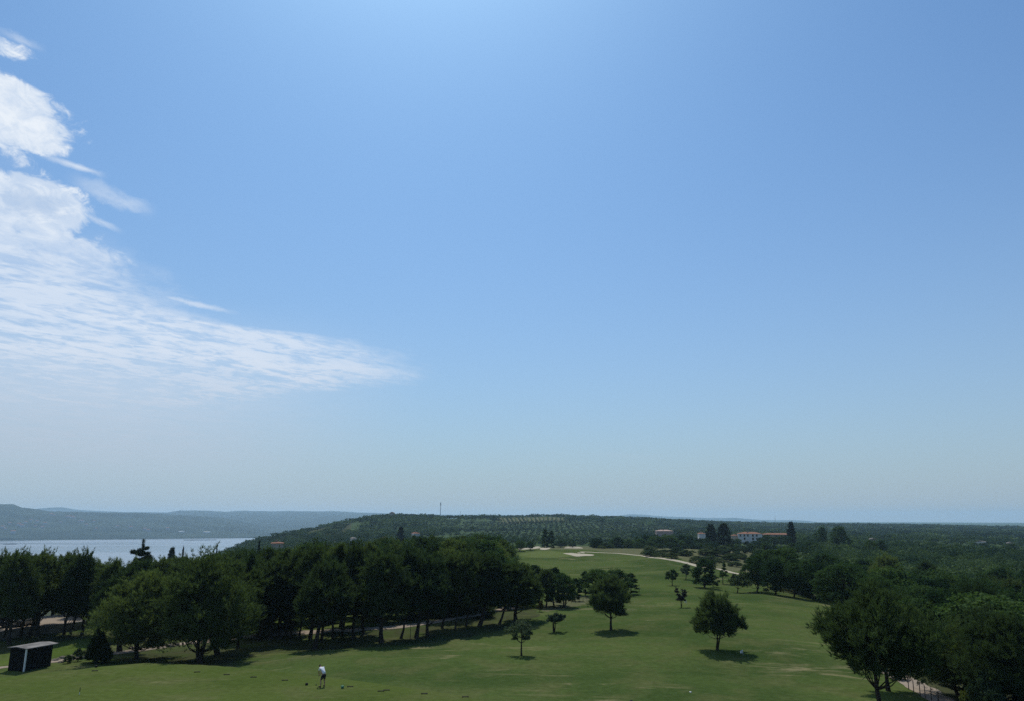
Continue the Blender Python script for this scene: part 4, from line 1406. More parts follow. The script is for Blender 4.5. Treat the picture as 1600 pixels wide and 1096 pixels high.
def rock(P, s, seed, label, group):
    g = np.random.default_rng(seed)
    u_, v_ = 8, 6
    pts, F = [], []
    for j in range(v_):
        for i in range(u_):
            th, ph = 2 * math.pi * i / u_, math.pi * (j + .5) / v_
            k = s * (0.8 + .45 * g.random())
            pts.append((k * math.sin(ph) * math.cos(th) * 1.3, k * math.sin(ph) * math.sin(th), k * math.cos(ph) * .65 + s * .2))
    F = [(j * u_ + i, (j + 1) * u_ + i, (j + 1) * u_ + (i + 1) % u_, j * u_ + (i + 1) % u_) for j in range(v_ - 1) for i in range(u_)]
    F += [tuple(range(u_)), tuple(range((v_ - 1) * u_ + u_ - 1, (v_ - 1) * u_ - 1, -1))]
    m_ = MB()
    m_.poly(pts, F)
    o = m_.build('rock', M['stone'], None, P)
    tag(o, label, 'rock', group)


for k, (px, py, s) in enumerate(((84, 1034, .32), (91, 1032, .26), (98, 1030, .36), (104, 1031, .28), (95, 1036, .22), (112, 1028, .3))):
    rock(at(px, py), s, 400 + k, 'pale rough stone in the row between shed and cone-shaped bush', 'stones by the shed')
for k, (px, py, s) in enumerate(((206, 1014, .3), (266, 1011, .4), (275, 1009, .35))):
    rock(at(px, py), s, 420 + k, 'dark boulder on the verge of the path under the pines', 'boulders along the path')

# ------------------------------------------------------------------ retaining wall, parked cars
WALL = [(-18, 1003.5), (12, 998), (35, 994.5), (60, 991.5), (85, 989), (108, 986.5), (132, 983)]
wp = [at(*p) for p in WALL]


def wall():
    root = tag(empty('stone_wall', wp[0]), 'low stone retaining wall below the parked cars at the left edge', 'wall')
    o0 = wp[0]
    P = np.array([(p.x, p.y) for p in wp])
    s = np.concatenate([[0], np.cumsum(np.linalg.norm(np.diff(P, axis=0), axis=1))])
    n = int(s[-1] / .85)
    t = np.linspace(0, s[-1], n + 1)
    Q = np.stack([np.interp(t, s, P[:, k]) for k in (0, 1)], 1)
    g = np.random.default_rng(9)
    for i in range(n):
        c, d = (Q[i] + Q[i + 1]) / 2, Q[i + 1] - Q[i]
        rz, ln = math.atan2(d[1], d[0]), float(np.linalg.norm(d))
        zb = Hf(*c)
        for k in range(3):
            m_ = MB()
            m_.box((c[0] - o0.x, c[1] - o0.y, zb - o0.z + .06 + .36 * k), (ln - .015, .42 + .05 * g.random(), .345), rz)
            m_.build('stone_block', M['stone'], root)
        m_ = MB()
        m_.box((c[0] - o0.x, c[1] - o0.y, zb - o0.z + 1.02), (ln - .01, .6, .1), rz)
        m_.build('coping', M['pale_roof'], root)


wall()
# gravel terrace the cars stand on, held by the wall
V, F = [], []
for k, p in enumerate(wp):
    d = Vector((p.x, p.y, 0)).normalized()
    for e, dz in ((0.25, .93), (6.0, .97), (12.0, 1.0), (14, -2.0)):
        V.append((p.x + d.x * e, p.y + d.y * e, p.z + dz))
F = [(i * 4 + j, i * 4 + j + 1, (i + 1) * 4 + j + 1, (i + 1) * 4 + j) for i in range(len(wp) - 1) for j in range(3)]
tag(obj('terrace', mesh_np('terrace', np.array(V), np.array(F), [M['path']])), kind='structure')


def car(P, rz, paint, label):
    root = tag(empty('parked_car', P, rz), label, 'car', 'cars parked behind the stone wall')
    # body sections along x: (x, half width, bottom, shoulder, roof half width, roof height or None)
    S = [(-2.05, .72, .38, .80), (-1.9, .82, .28, .88), (-1.0, .86, .24, .92), (.2, .86, .24, .92), (1.1, .85, .24, .90), (1.75, .80, .28, .78), (2.05, .66, .36, .66)]
    m_ = MB()
    pts, n = [], 8
    for x, w_, b, t in S:
        pts += [(x, -w_ * .9, b), (x, -w_, (b + t) / 2), (x, -w_ * .93, t - .06), (x, -w_ * .8, t), (x, w_ * .8, t), (x, w_ * .93, t - .06), (x, w_, (b + t) / 2), (x, w_ * .9, b)]
    F_ = [(i * n + j, i * n + (j + 1) % n, (i + 1) * n + (j + 1) % n, (i + 1) * n + j) for i in range(len(S) - 1) for j in range(n)]
    F_ += [tuple(range(n - 1, -1, -1)), tuple(range((len(S) - 1) * n, len(S) * n))]
    m_.poly(pts, F_)
    m_.build('body', M[paint], root, smooth=True)
    A = [(-1.75, .70), (-1.35, .68), (.35, .68), (1.15, .72)]
    zt = [.90, 1.44, 1.46, .90]
    m_ = MB()
    pts = [(x, s_ * (w_ if z < 1 else w_ * .82), z) for (x, w_), z in zip(A, zt) for s_ in (-1, 1)]
    m_.poly(pts, [(0, 1, 3, 2), (2, 3, 5, 4), (4, 5, 7, 6), (0, 2, 4, 6), (7, 5, 3, 1)])
    cab = m_.build('cabin', M[paint], root)
    for s_ in (-1, 1):
        m_ = MB()
        m_.poly([(-1.5, s_ * .712, .95), (-1.26, s_ * .597, 1.38), (.28, s_ * .597, 1.38), (.88, s_ * .712, .95)], [(0, 1, 2, 3)])
        m_.build('side_window', M['glass'], cab)
    for xa, xb in ((.42, 1.08), (-1.42, -1.72)):
        m_ = MB()
        k = .02 if xa > 0 else -.02
        m_.poly([(xa + k, -.52, 1.41), (xb + k, -.64, .96), (xb + k, .64, .96), (xa + k, .52, 1.41)], [(0, 1, 2, 3)])
        m_.build('windscreen' if xa > 0 else 'rear_window', M['glass'], cab)
    for x in (-1.3, 1.3):
        for s_ in (-1, 1):
            m_ = MB()
            m_.tube([(x, s_ * .66, .32), (x, s_ * .88, .32)], [.32, .32], 16)
            w_ = m_.build('wheel', M['dark'], root)
            m_ = MB()
            m_.tube([(x, s_ * .87, .32), (x, s_ * .895, .32)], [.2, .19], 12)
            m_.build('rim', M['steel'], w_)
    for s_ in (-1, 1):
        m_ = MB()
        m_.box((1.99, s_ * .52, .64), (.14, .26, .12))
        m_.build('headlight', M['white'], root)


for px, off, ang, paint, lab in ((38, 3.6, 15, 'silver', 'silver car behind the stone wall, seen between the pine trunks'), (4, 4.6, 5, 'navy', 'dark car at the left edge, mostly hidden by pine trunks')):
    i0 = min(range(len(wp)), key=lambda k: abs(WALL[k][0] - px))
    p = wp[i0]
    d = Vector((p.x, p.y, 0)).normalized()
    t_ = wp[min(i0 + 1, len(wp) - 1)] - wp[max(i0 - 1, 0)]
    car((p.x + d.x * off, p.y + d.y * off, p.z + .955), math.atan2(t_.y, t_.x) + R_(ang), paint, lab)

# ------------------------------------------------------------------ golfer
def skin_body(name, verts, edges, radii, m, parent, sub=2):
    me = bpy.data.meshes.new(name)
    me.from_pydata([Vector(v) for v in verts], edges, [])
    me.materials.append(m)
    o = obj(name, me, parent)
    md = o.modifiers.new('skin', 'SKIN')
    md.use_smooth_shade = True
    for k, r in enumerate(radii):
        me.skin_vertices[0].data[k].radius = r if isinstance(r, tuple) else (r, r)
        me.skin_vertices[0].data[k].use_root = (k == 0)
    s_ = o.modifiers.new('sub', 'SUBSURF')
    s_.levels = s_.render_levels = sub
    return o


def golfer():
    P = at(503.5, 1074.5)
    root = tag(empty('person', (P.x, P.y, P.z + .05), R_(52)), 'golfer in white shirt and black shorts, bent over the ball with back turned', 'person')
    J, E, Rr = [], [], []

    def add(p, r, frm=None):
        J.append(p)
        Rr.append(r)
        if frm is not None:
            E.append((frm, len(J) - 1))
        return len(J) - 1
    pel = add((0, -.14, .95), (.15, .12))
    mid = add((0, -.01, 1.15), (.145, .11), pel)
    ch = add((0, .14, 1.31), (.165, .12), mid)
    nk = add((0, .30, 1.40), .055, ch)
    add((0, .37, 1.45), (.07, .085), nk)
    hd = len(J) - 1
    add((0, .43, 1.50), (.078, .095), hd)
    add((0, .47, 1.54), (.06, .07), len(J) - 1)
    for s_ in (-1, 1):
        hip = add((s_ * .10, -.12, .90), .10, pel)
        kn = add((s_ * .17, .03, .50), .062, hip)
        cf = add((s_ * .18, -.01, .36), .060, kn)
        an = add((s_ * .19, -.04, .09), .038, cf)
        add((s_ * .22, .14, .045), .036, an)
        sh = add((s_ * .19, .18, 1.37), .062, ch)
        el_ = add((s_ * .17, .33, 1.10), .043, sh)
        wr = add((s_ * .045, .42, .88), .028, el_)
        pm = add((s_ * .03, .45, .81), .032, wr)
        for f in range(4):
            a_ = add((s_ * .012 + (f - 1.5) * .004, .475 - f * .006, .80 - f * .018), .010, pm)
            add((-s_ * .012, .47 - f * .006, .79 - f * .018), .009, a_)
        t_ = add((s_ * .008, .455, .775), .011, pm)
        add((0, .47, .755), .009, t_)
    body = skin_body('body', J, E, Rr, M['skin'], root)
    # clothing
    V = [(0, -.16, .94), (0, -.02, 1.15), (0, .14, 1.325), (0, .235, 1.375)]
    E2 = [(0, 1), (1, 2), (2, 3)]
    R2 = [(.185, .15), (.175, .14), (.20, .15), (.085, .08)]
    for s_ in (-1, 1):
        b = len(V)
        V += [(s_ * .19, .185, 1.365), (s_ * .178, .285, 1.17)]
        E2 += [(2, b), (b, b + 1)]
        R2 += [.085, .068]
    skin_body('shirt', V, E2, R2, M['shirt'], root)
    V = [(0, -.145, .99), (0, -.135, .90)]
    E3, R3 = [(0, 1)], [(.172, .14), (.16, .13)]
    for s_ in (-1, 1):
        b = len(V)
        V += [(s_ * .105, -.115, .82), (s_ * .155, -.01, .53)]
        E3 += [(1, b), (b, b + 1)]
        R3 += [.115, .085]
    skin_body('shorts', V, E3, R3, M['shorts'], root)
    skin_body('hair', [(0, .385, 1.49), (0, .445, 1.545), (0, .485, 1.575)], [(0, 1), (1, 2)], [(.088, .10), (.086, .098), (.06, .07)], M['hair'], root)
    for s_ in (-1, 1):
        skin_body('shoe', [(s_ * .19, -.07, .05), (s_ * .215, .08, .05), (s_ * .235, .19, .04)], [(0, 1), (1, 2)], [(.05, .05), (.052, .045), (.04, .03)], M['dark'], root)
    m_ = MB()
    m_.tube([(0, .44, .86), (0, .50, .66)], [.014, .012], 8)
    m_.tube([(0, .50, .66), (.0, .80, .03)], [.007, .006], 6)
    c = m_.build('golf_club', M['steel'], None)
    c.matrix_world = root.matrix_basis
    m_ = MB()
    m_.box((0.03, .81, .03), (.10, .05, .05))
    h_ = m_.build('club_head', M['dark'], c)
    tag(c, 'thin steel golf club held low by the golfer', 'golf club')


golfer()

# ------------------------------------------------------------------ small things on the tee
def tee_board(px, py, label):
    P = at(px, py)
    root = tag(empty('tee_board', (P.x, P.y, P.z + .05), R_(8)), label, 'tee marker', 'dark tee boards on the grass')
    m_ = MB()
    m_.box((0, 0, .05), (.5, .07, .05))
    m_.build('plank', M['wood'], root)
    for s_ in (-.2, .2):
        m_ = MB()
        m_.box((s_, 0, .015), (.06, .06, .05))
        m_.build('foot', M['dark'], root)


for px, py, lab in ((148, 1050, 'dark tee board near the shed end of the tee'), (308, 1052, 'dark tee board below the largest pine'), (354, 1056, 'dark tee board second from the largest pine'),
                    (396, 1060, 'dark tee board halfway between largest pine and golfer'), (445, 1065, 'dark tee board left of the golfer'), (547, 1075, 'dark tee board beside the green basket'),
                    (595, 1082, 'left one of two dark tee boards right of the golfer'), (604, 1080.5, 'right one of two dark tee boards right of the golfer'), (663, 1086, 'dark tee board at the tee edge below the grove'), (727, 1091, 'last dark tee board at the bottom edge of the tee')):
    tee_board(px, py, lab)


def turned(P, prof, m, name, label, cat_, n=14, group=None):
    m_ = MB()
    m_.tube([(0, 0, z) for z, r in prof], [r for z, r in prof], n)
    return tag(m_.build(name, M[m], None, P, True), label, cat_, group)


for px, py, lab in ((479, 1072, 'small black ball bag on the grass left of the golfer'), (150, 1044, 'small black ball bag on the far side of the tee')):
    P = at(px, py)
    o = turned((P.x, P.y, P.z + .05), [(0, .08), (.02, .11), (.11, .12), (.16, .09), (.18, .04)], 'dark', 'ball_bag', lab, 'bag')
P = at(535, 1077)
root = tag(empty('ball_basket', (P.x, P.y, P.z + .05)), 'green wire ball basket on the grass right of the golfer', 'basket')
m_ = MB()
m_.tube([(0, 0, 0), (0, 0, .02), (0, 0, .17), (0, 0, .18)], [.08, .10, .13, .13], 14)
m_.build('bucket', M['teal'], root)
m_ = MB()
m_.tube([(.125 * math.cos(a), 0, .18 + .12 * math.sin(a)) for a in np.linspace(0, math.pi, 9)], [.008] * 9, 5)
m_.build('handle', M['teal'], root)
P = at(124, 1087)
root = tag(empty('marker_stake', (P.x, P.y, P.z + .03)), 'short stake with dark top and white foot on the tee', 'stake')
m_ = MB()
m_.tube([(0, 0, -.05), (0, 0, .22)], [.022, .022], 7)
m_.build('foot', M['white'], root)
m_ = MB()
m_.tube([(0, 0, .22), (0, 0, .5), (0, 0, .54)], [.026, .026, .01], 7)
m_.build('top', M['dark'], root)
P = at_r(977, 57.0)
P = Vector((P.x * .985, P.y * .985, P.z))
turned((P.x, P.y, P.z), [(0, .16), (.5, .16), (.52, .20), (.60, .19), (.72, .10), (.78, .02)], 'dark', 'bollard_lamp', 'dark pointed top of a post at the bottom edge of the picture', 'post')


def flag(px, py, ptop, m, label, wdt):
    P = at(px, py)
    h = max(.5, top_z(px, ptop, P) - P.z)
    root = tag(empty('golf_flag', P, R_(10)), label, 'flag')
    m_ = MB()
    m_.tube([(0, 0, -.05), (0, 0, h)], [.012, .010], 6)
    m_.build('pole', M['white'], root)
    m_ = MB()
    pts = []
    hh = h * .62
    for i in range(5):
        for k in (0, 1):
            x = -wdt * i / 4
            pts += [(x, .05 * math.sin(i * 1.7), h - k * hh * (1 - .08 * i) - .10 * i * wdt), (x, .05 * math.sin(i * 1.7) + .006, h - k * hh * (1 - .08 * i) - .10 * i * wdt)]
    F_ = []
    for i in range(4):
        a = i * 4
        F_ += [(a, a + 4, a + 6, a + 2), (a + 1, a + 3, a + 7, a + 5)]
    m_.poly(pts, F_)
    m_.build('cloth', M[m], root)


flag(1161, 1024, 1016, 'white', 'small white practice flag in the shadow of the fork-trunked pine', .28)
flag(1073, 945, 938, 'yellow', 'small cream flag beside the purple-grey tree', .34)
rock(at(1079, 1082), .075, 444, 'small white stone on the worn patch near the bottom edge', None)
bpy.data.objects['rock.009' if 'rock.009' in bpy.data.objects else 'rock'].data.materials[0] = M['white']


def fence(pts, hpx, label, thick, rail):
    p0 = at(*pts[0])
    root = tag(empty('fence', p0), label, 'fence')
    prev = None
    for k, q in enumerate(pts):
        P = at(*q)
        h = hpx if isinstance(hpx, float) else 1.1
        tk = thick * (1.8 if k == len(pts) - 1 and rail else 1)
        m_ = MB()
        m_.tube([(P.x - p0.x, P.y - p0.y, P.z - p0.z - .2), (P.x - p0.x + .02, P.y - p0.y, P.z - p0.z + h)], [tk, tk * .9], 7)
        m_.build('post', M['wood'], root)
        if prev is not None:
            for f in (.45, .85):
                m_ = MB()
                m_.tube([(prev.x - p0.x, prev.y - p0.y, prev.z - p0.z + h * f), (P.x - p0.x, P.y - p0.y, P.z - p0.z + h * f)], [.006, .006], 4)
                m_.build('wire', M['steel'], root)
        prev = P
    return root


fence([(1420, 1078), (1428, 1083), (1438, 1088), (1446, 1092), (1456, 1097), (1467, 1103)], 0.95, 'thin post and wire fence along the path at the bottom right', .035, True)
fence([(893, 943), (899, 942.5), (905, 942), (911, 941.5), (917, 941), (923, 940.5), (929, 940)], 1.1, 'thin wire fence round the bare patch behind the little olive tree', .03, False)
for px, py, tp, lab in ((999, 927, 913, 'thin lone post on the fairway right of the lone pine'), (641, 999, 972, 'thin stake at the grove front, left of the sunlit trunk'), (667, 997, 975, 'thin stake at the grove front, right of the sunlit trunk')):
    P = at(px, py)
    turned((P.x, P.y, P.z), [(-.1, .035), (top_z(px, tp, P) - P.z, .03)], 'wood', 'stake', lab, 'stake', 7)

# ------------------------------------------------------------------ houses
def house(P, w_, d_, h_, rz, wallm, label, rows=(), roof_h=1.8, hip=True, chim=True, group=None, wings=(), front_win=None, roofm='tile'):
    """local x runs along the front, the front faces -y"""
    root = tag(empty('house', P, rz), label, 'house', group)

    def block(x0, y0, bw, bd, bh, rh, wm):
        m_ = MB()
        m_.box((x0 + bw / 2, y0 + bd / 2, bh / 2 - .6), (bw, bd, bh + 1.2))
        m_.build('wall', M[wm], root)
        o_ = .35
        ins = min(bw, bd) * .5 if hip else 0.0
        A, B, Cc, D = (x0 - o_, y0 - o_), (x0 + bw + o_, y0 - o_), (x0 + bw + o_, y0 + bd + o_), (x0 - o_, y0 + bd + o_)
        if bw >= bd:
            r1, r2 = (x0 - o_ + ins, y0 + bd / 2), (x0 + bw + o_ - ins, y0 + bd / 2)
        else:
            r1, r2 = (x0 + bw / 2, y0 - o_ + ins), (x0 + bw / 2, y0 + bd + o_ - ins)
        zz = bh + .02
        pts = [(*A, zz), (*B, zz), (*Cc, zz), (*D, zz), (*r1, zz + rh), (*r2, zz + rh)]
        F_ = [(0, 1, 5, 4), (2, 3, 4, 5), (3, 0, 4), (1, 2, 5), (3, 2, 1, 0)] if bw >= bd else [(0, 1, 4), (1, 2, 5, 4), (2, 3, 5), (3, 0, 4, 5), (3, 2, 1, 0)]
        m_ = MB()
        m_.poly(pts, F_)
        rf = m_.build('roof', M[roofm], root)
        return rf
    rf = block(-w_ / 2, 0, w_, d_, h_, roof_h, wallm)
    if chim:
        m_ = MB()
        m_.box((-w_ * .08, d_ * .35, h_ + roof_h * .75), (.8, .7, 1.6))
        m_.build('chimney', M['stone_w'], rf)
    for x0, y0, bw, bd, bh, rh, wm in wings:
        block(x0, y0, bw, bd, bh, rh, wm)
    for x, z, ww, wh in rows:
        m_ = MB()
        m_.box((x, -.012, z), (ww, .03, wh))
        f = m_.build('window', M['white'] if wallm != 'render_w' else M['stone_w'], root)
        m_ = MB()
        m_.box((x, -.03, z), (ww * .8, .02, wh * .84))
        m_.build('pane', M['glass'], f)
    return root


def face(P):
    return -math.atan2(P.x, P.y)


def size(px, r):
    return 1.0 * r * math.cos(px_az(px)) / FOC * 1.03


# the villa: white front with windows, long stone wing to its right, low wing to its left
P = at_r(1170, 540)
k_ = size(1170, 540)
zb = top_z(1170, 846, P)
wv = 34 * k_
root = house((P.x, P.y, zb), wv, 9, 10.5 * k_, face(P) + R_(4), 'render_w', 'long white villa with terracotta roofs and dark windows on the plain',
             rows=[(x * k_ - wv / 2, z * k_, 1.1, 1.6) for x, z in ((3.5, 8.2), (9, 8.2), (14, 8.2), (21, 8.0), (26.5, 8.2), (21, 3.4), (26.5, 3.4), (9, 3.4))], roof_h=2.5 * k_,
             wings=[(wv / 2 + .01, 1.5, 43 * k_, 8, 9.5 * k_, 2.0 * k_, 'stone_w'), (-wv / 2 - 9 * k_, 2, 9 * k_ - .01, 6, 7.8 * k_, 1.5 * k_, 'render_b')])
for x in (20, 32):
    m_ = MB()
    m_.box((wv / 2 + x * k_, 1.48, 7.5 * k_), (1.0, .04, 1.4))
    f = m_.build('window', M['glass'], root)


def small_house(px, r, ybase, wpx, hpx, wallm, label, roofm='tile', depth=8, rows=2, rh=None, wings=()):
    P = at_r(px, r)
    k = size(px, r)
    zb_ = top_z(px, ybase, P)
    w_ = wpx * k
    zb2 = min(zb_, P.z + 4)
    if r < 1000:
        for j in range(3):
            pp = at_r(px + (j - 1) * (wpx * .5 + 1.5), r - 9 - 3 * rnd.random())
            ht = max(3.0, top_z(px, ybase + rnd.uniform(-1.0, 1.0), pp) - pp.z)
            short = label
            for cut in (' with ', ' among ', ' above ', ' half ', ' rising ', ' left ', ' on ', ' at ', ' beside '):
                short = short.split(cut)[0]
            plant(PROTO['oak'][rnd.randrange(7)], 'broadleaf_tree', pp, ht, ('left one', 'middle one', 'right one')[j] + ' of three trees screening the ' + short,
                  'trees in front of far houses', rnd.uniform(0, 6), max(1.0, 5.5 / ht))
    win = [(x, hpx * k * .55, .9, 1.2) for x in np.linspace(-w_ * .32, w_ * .32, rows)] if rows else []
    return house((P.x, P.y, zb2), w_, depth, hpx * k + (zb_ - zb2), face(P) + R_(rnd.uniform(-14, 14)), wallm, label, win, rh or (1.6 * k), rows > 0, wpx > 8, None, wings, roofm=roofm)


k_ = size(437, 290)
small_house(436, 290, 857, 16, 7, 'render_b', 'terracotta-roofed house rising above the grove near the bay', wings=[(8 * k_ + .02, 3, 20 * k_, 8, 8.5 * k_, 2.2 * k_, 'render_b'), (-14 * k_, 1, 6 * k_ - .02, 6, 3 * k_, .6, 'render_w')], depth=7)
small_house(1038, 590, 835, 24, 4.5, 'render_p', 'pinkish house with dull pink roof half hidden by trees left of the cypresses', rows=3, roofm='render_p')
small_house(1096, 455, 841.5, 9, 6.5, 'render_w', 'small pinkish-white house left of the two cypress clumps', rows=2)
small_house(1361, 430, 845, 8, 1.8, 'render_b', 'low house with a bright roof among the trees on the right', roofm='pale_roof', rows=0)
small_house(1526, 690, 848, 12, 1.0, 'render_w', 'long low white shed on the far field at the right', roofm='pale_roof', rows=0, rh=.6)
small_house(1574, 700, 850, 9, 1.0, 'render_b', 'low shed at the right edge of the far field', roofm='pale_roof', rows=0, rh=.6)
small_house(652, 470, 837, 9, 2.8, 'render_w', 'small house with a red roof above the right part of the grove', rows=1)
small_house(601, 450, 842, 7, 1.4, 'render_w', 'small pale house above the middle of the grove', roofm='pale_roof', rows=1)
small_house(556, 440, 844, 5, 2.0, 'render_w', 'narrow white house above the middle of the grove', roofm='pale_roof', rows=1)
small_house(258, 215, 886.5, 6, 2.6, 'render_w', 'white-roofed cabin among trees by the bay', roofm='white', rows=0, depth=4)
small_house(283, 240, 880.5, 6, 2.6, 'render_b', 'small orange-roofed cabin among trees by the bay', rows=0, depth=4)
small_house(612, 1235, 804.5, 7, 2.4, 'render_b', 'little house on the crest of the left hill', rows=0)

# ------------------------------------------------------------------ mast on the ridge
P = at_r(688, 1340)
root = tag(empty('radio_mast', P), 'tall thin radio mast on the wooded ridge', 'mast')
hm = top_z(688, 785.5, P) - P.z
m_ = MB()
m_.tube([(0, 0, -1), (0, 0, hm)], [.55, .38], 8)
m_.build('pole', M['steel'], root)
for dz in (0.4, 3.2):
    m_ = MB()
    for a in range(3):
        m_.box((1.0 * math.cos(a * 2.1), 1.0 * math.sin(a * 2.1), hm - dz - 1.1), (.5, .35, 2.2), a * 2.1)
    tag(m_.build('antenna_panel', M['steel'], root), kind='stuff')
for px, r, tp, lab in ((719, 1400, 798.5, 'tiny pole on the ridge right of the mast'), (1211, 2200, 808.5, 'tiny mast on the horizon above the villa')):
    P = at_r(px, r)
    turned(tuple(P), [(-1, .4), (top_z(px, tp, P) - P.z, .3)], 'steel', 'utility_pole', lab, 'pole', 6)

# ------------------------------------------------------------------ vineyards
def vineyard(corners, rows, along, label, name='vineyard'):
    """corners: (px, r) in order; rows run from edge 0-1 to edge 3-2 (along=True: away from us)"""
    Cn = [at_r(*c) for c in corners]
    o0 = Cn[0]
    root = tag(empty(name, o0), label, 'vineyard')
    A, B, Cc, D = [np.array((c.x, c.y)) for c in Cn]
    n = 26
    V = []
    for i in range(n):
        for j in range(n):
            u_, v_ = i / (n - 1), j / (n - 1)
            p = (A * (1 - u_) + B * u_) * (1 - v_) + (D * (1 - u_) + Cc * u_) * v_
            V.append((p[0] - o0.x, p[1] - o0.y, Hf(*p) + .5 - o0.z))
    F_ = [(i * n + j, (i + 1) * n + j, (i + 1) * n + j + 1, i * n + j + 1) for i in range(n - 1) for j in range(n - 1)]
    obj('soil', mesh_np('soil', np.array(V), np.array(F_), [M['soil']]), root)
    g = np.random.default_rng(len(corners) + rows)
    for k in range(rows):
        f = (k + .5) / rows
        s, e = (A * (1 - f) + B * f, D * (1 - f) + Cc * f) if along else (A * (1 - f) + D * f, B * (1 - f) + Cc * f)
        sp = np.linalg.norm((B - A) if along else (D - A)) / rows
        n2 = max(6, int(np.linalg.norm(e - s) / 7))
        L_ = np.array([s * (1 - t) + e * t for t in np.linspace(0, 1, n2)])
        nn = unit(np.gradient(L_, axis=0))[:, ::-1] * np.array([-1, 1])
        hw = sp * .24 * (0.8 + .5 * g.random(n2))
        z = H(L_[:, 0], L_[:, 1]) + .5
        pts = []
        for q, zz, w2, m2 in zip(L_, z, hw, nn):
            for off, dz in ((-1, 0), (-.7, 1.7), (.7, 1.7), (1, 0)):
                pts.append((q[0] + m2[0] * w2 * off - o0.x, q[1] + m2[1] * w2 * off - o0.y, zz + dz * (0.7 + .5 * g.random()) - o0.z))
        F2 = [(i * 4 + j, i * 4 + j + 1, (i + 1) * 4 + j + 1, (i + 1) * 4 + j) for i in range(n2 - 1) for j in range(3)]
        m_ = MB()
        m_.poly(pts, F2)
        m_.build('vine_row', M['vine'], root)


vineyard([(782, 1150), (884, 1150), (886, 1370), (772, 1370)], 17, True, 'vineyard with straight pale rows on the far slope above the green')
vineyard([(497, 960), (532, 960), (548, 1110), (512, 1110)], 9, False, 'terraced vineyard with pale strips on the left hill')
vineyard([(466, 900), (492, 900), (498, 980), (472, 980)], 5, False, 'small lower terraced plot on the left hill')

# ------------------------------------------------------------------ on the bay and across it
def sea_at(px, py):
    d = px_dir(px, py)
    h = math.hypot(d[0], d[1])
    r = (CAM_Z - SEA) * h / -d[2]
    return Vector((d[0] / h * r, d[1] / h * r, SEA))


def boat(px, py, label):
    root = tag(empty('motor_boat', sea_at(px, py), R_(60)), label, 'boat')
    m_ = MB()
    S = [(-4, 1.2), (-1, 1.4), (2, 1.1), (4.2, .08)]
    pts = [(x, s_ * w_ * k, z) for x, w_ in S for k, z in ((.55, -.3), (1, 1.1)) for s_ in (-1, 1)]
    F_ = [(0, 1, 3, 2)]
    for i in range(3):
        a = i * 4
        F_ += [(a, a + 2, a + 6, a + 4), (a + 1, a + 5, a + 7, a + 3), (a + 2, a + 3, a + 7, a + 6), (a, a + 4, a + 5, a + 1)]
    m_.poly(pts, F_)
    m_.build('hull', M['dark_wall'], root)
    m_ = MB()
    m_.box((-.6, 0, 1.9), (2.6, 1.7, 1.6))
    m_.build('cabin', M['steel'], root)


boat(133, 857.5, 'tiny dark boat in the middle of the bay')
for x0, x1, yy, lab in ((289, 337, 844.6, 'long dark line of floats on the bay near the left hill'), (8, 24, 851, 'short dark line of floats at the left edge of the bay')):
    a, b = sea_at(x0, yy), sea_at(x1, yy - .3)
    root = tag(empty('mussel_floats', a), lab, 'floats')
    n = 26
    m_ = MB()
    for k in range(n):
        t = (k + .3 * rnd.random()) / n
        m_.box(((b.x - a.x) * t, (b.y - a.y) * t, .6), (9, 9, 2.0))
    tag(m_.build('float_row', M['dark_wall'], root), kind='stuff')


def on_ridge(px, py):
    d = px_dir(px, py)
    h = math.hypot(d[0], d[1])
    rs = np.arange(3860, 5600, 8.0)
    x, y = d[0] / h * rs, d[1] / h * rs
    z = RIDGE[0](x, y)
    df = CAM_Z + rs * d[2] / h - z
    if not (df < 0).any():
        return None
    k = int(np.argmax(df < 0))
    return Vector((x[k], y[k], z[k]))


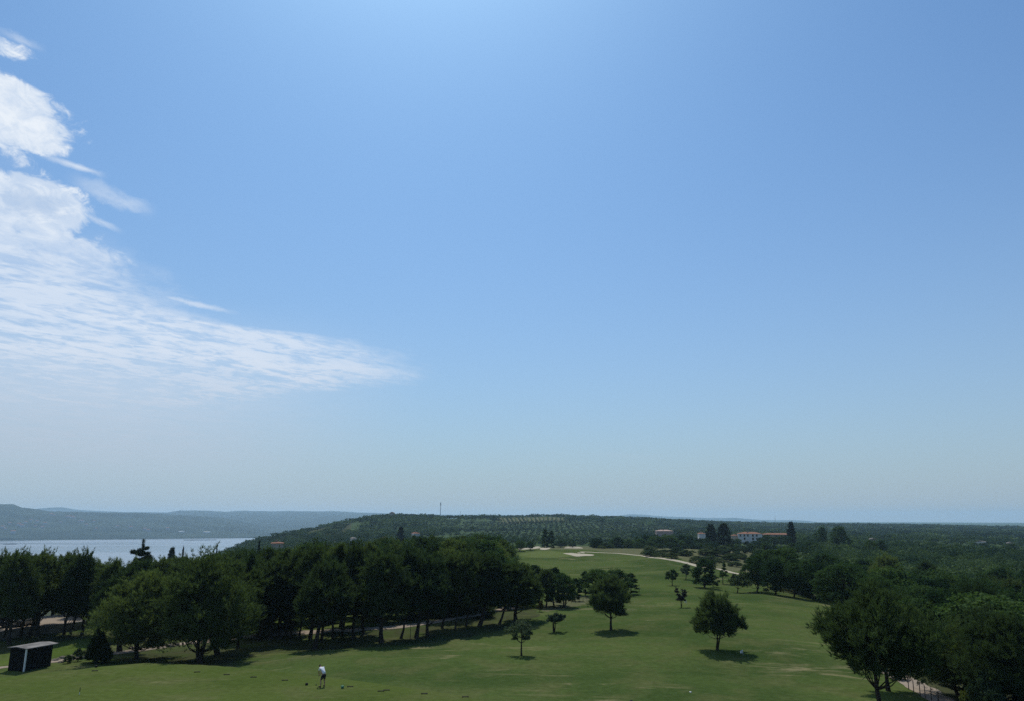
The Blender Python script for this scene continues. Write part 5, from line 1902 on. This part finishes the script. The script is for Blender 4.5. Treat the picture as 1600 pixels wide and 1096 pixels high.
g8 = np.random.default_rng(88)
hp = MB()
spots = [(108, 809.5), (113, 810), (116, 810.3), (104, 809), (124, 816), (128, 816.3), (147, 816), (183, 824.5), (204, 826), (84, 807), (80, 806), (30, 822), (34, 824), (55, 824), (8, 828), (20, 834), (4, 826), (48, 815), (58, 817),
         (70, 820), (232, 831), (226, 829), (262, 828), (150, 828), (95, 818), (135, 822), (40, 818), (15, 820), (66, 826)]
ha, hb = None, None
for px, py in spots:
    p = on_ridge(px, py)
    if p is None:
        continue
    rz = g8.uniform(-.5, .5) + face(p)
    s = g8.uniform(.8, 1.5)
    o = tag(empty('house', p, rz, s), 'tiny pale house among the woods of the far shore', 'house', 'houses on the far shore')
    if ha is None:
        m_ = MB()
        m_.box((0, 0, 3), (12, 9, 8))
        a = m_.build('wall', M['render_w'], o)
        m_ = MB()
        m_.poly([(-6.4, -4.9, 7.02), (6.4, -4.9, 7.02), (6.4, 4.9, 7.02), (-6.4, 4.9, 7.02), (-6.4, 0, 9.4), (6.4, 0, 9.4)], [(0, 1, 5, 4), (2, 3, 4, 5), (3, 0, 4), (1, 2, 5), (3, 2, 1, 0)])
        b = m_.build('roof', M['tile'], o)
        ha, hb = a.data, b.data
    else:
        obj('wall', ha, o)
        obj('roof', hb, o)
for px, py, wpx, lab in ((283.5, 832.4, 9, 'long white hall on the flat land across the bay'), (323, 833.2, 10, 'long pale hall across the bay, nearer the left hill')):
    p = on_ridge(px, py)
    k = size(px, math.hypot(p.x, p.y))
    house(tuple(p), wpx * k, 14, 1.5 * k, face(p), 'white', lab, rows=(), roof_h=1.0, chim=False, roofm='white')

# ------------------------------------------------------------------ the summer haze over land and bay
def haze():
    w_ = MB()
    w_.box((0, 0, 14.0), (27000, 27000, 222))
    m = bpy.data.materials.new('haze_air')
    m.use_nodes = True
    t = m.node_tree
    t.nodes.clear()
    out = t.nodes.new('ShaderNodeOutputMaterial')
    v = t.nodes.new('ShaderNodeVolumePrincipled')
    v.inputs['Color'].default_value = (*HAZE_AIR, 1)
    v.inputs['Density'].default_value = HAZE_D
    v.inputs['Anisotropy'].default_value = 0.4
    t.links.new(v.outputs[0], out.inputs['Volume'])
    tag(w_.build('haze', m), kind='stuff')


HAZE_AIR, HAZE_D = (0.54, 0.785, 1.0), 0.000085
haze()
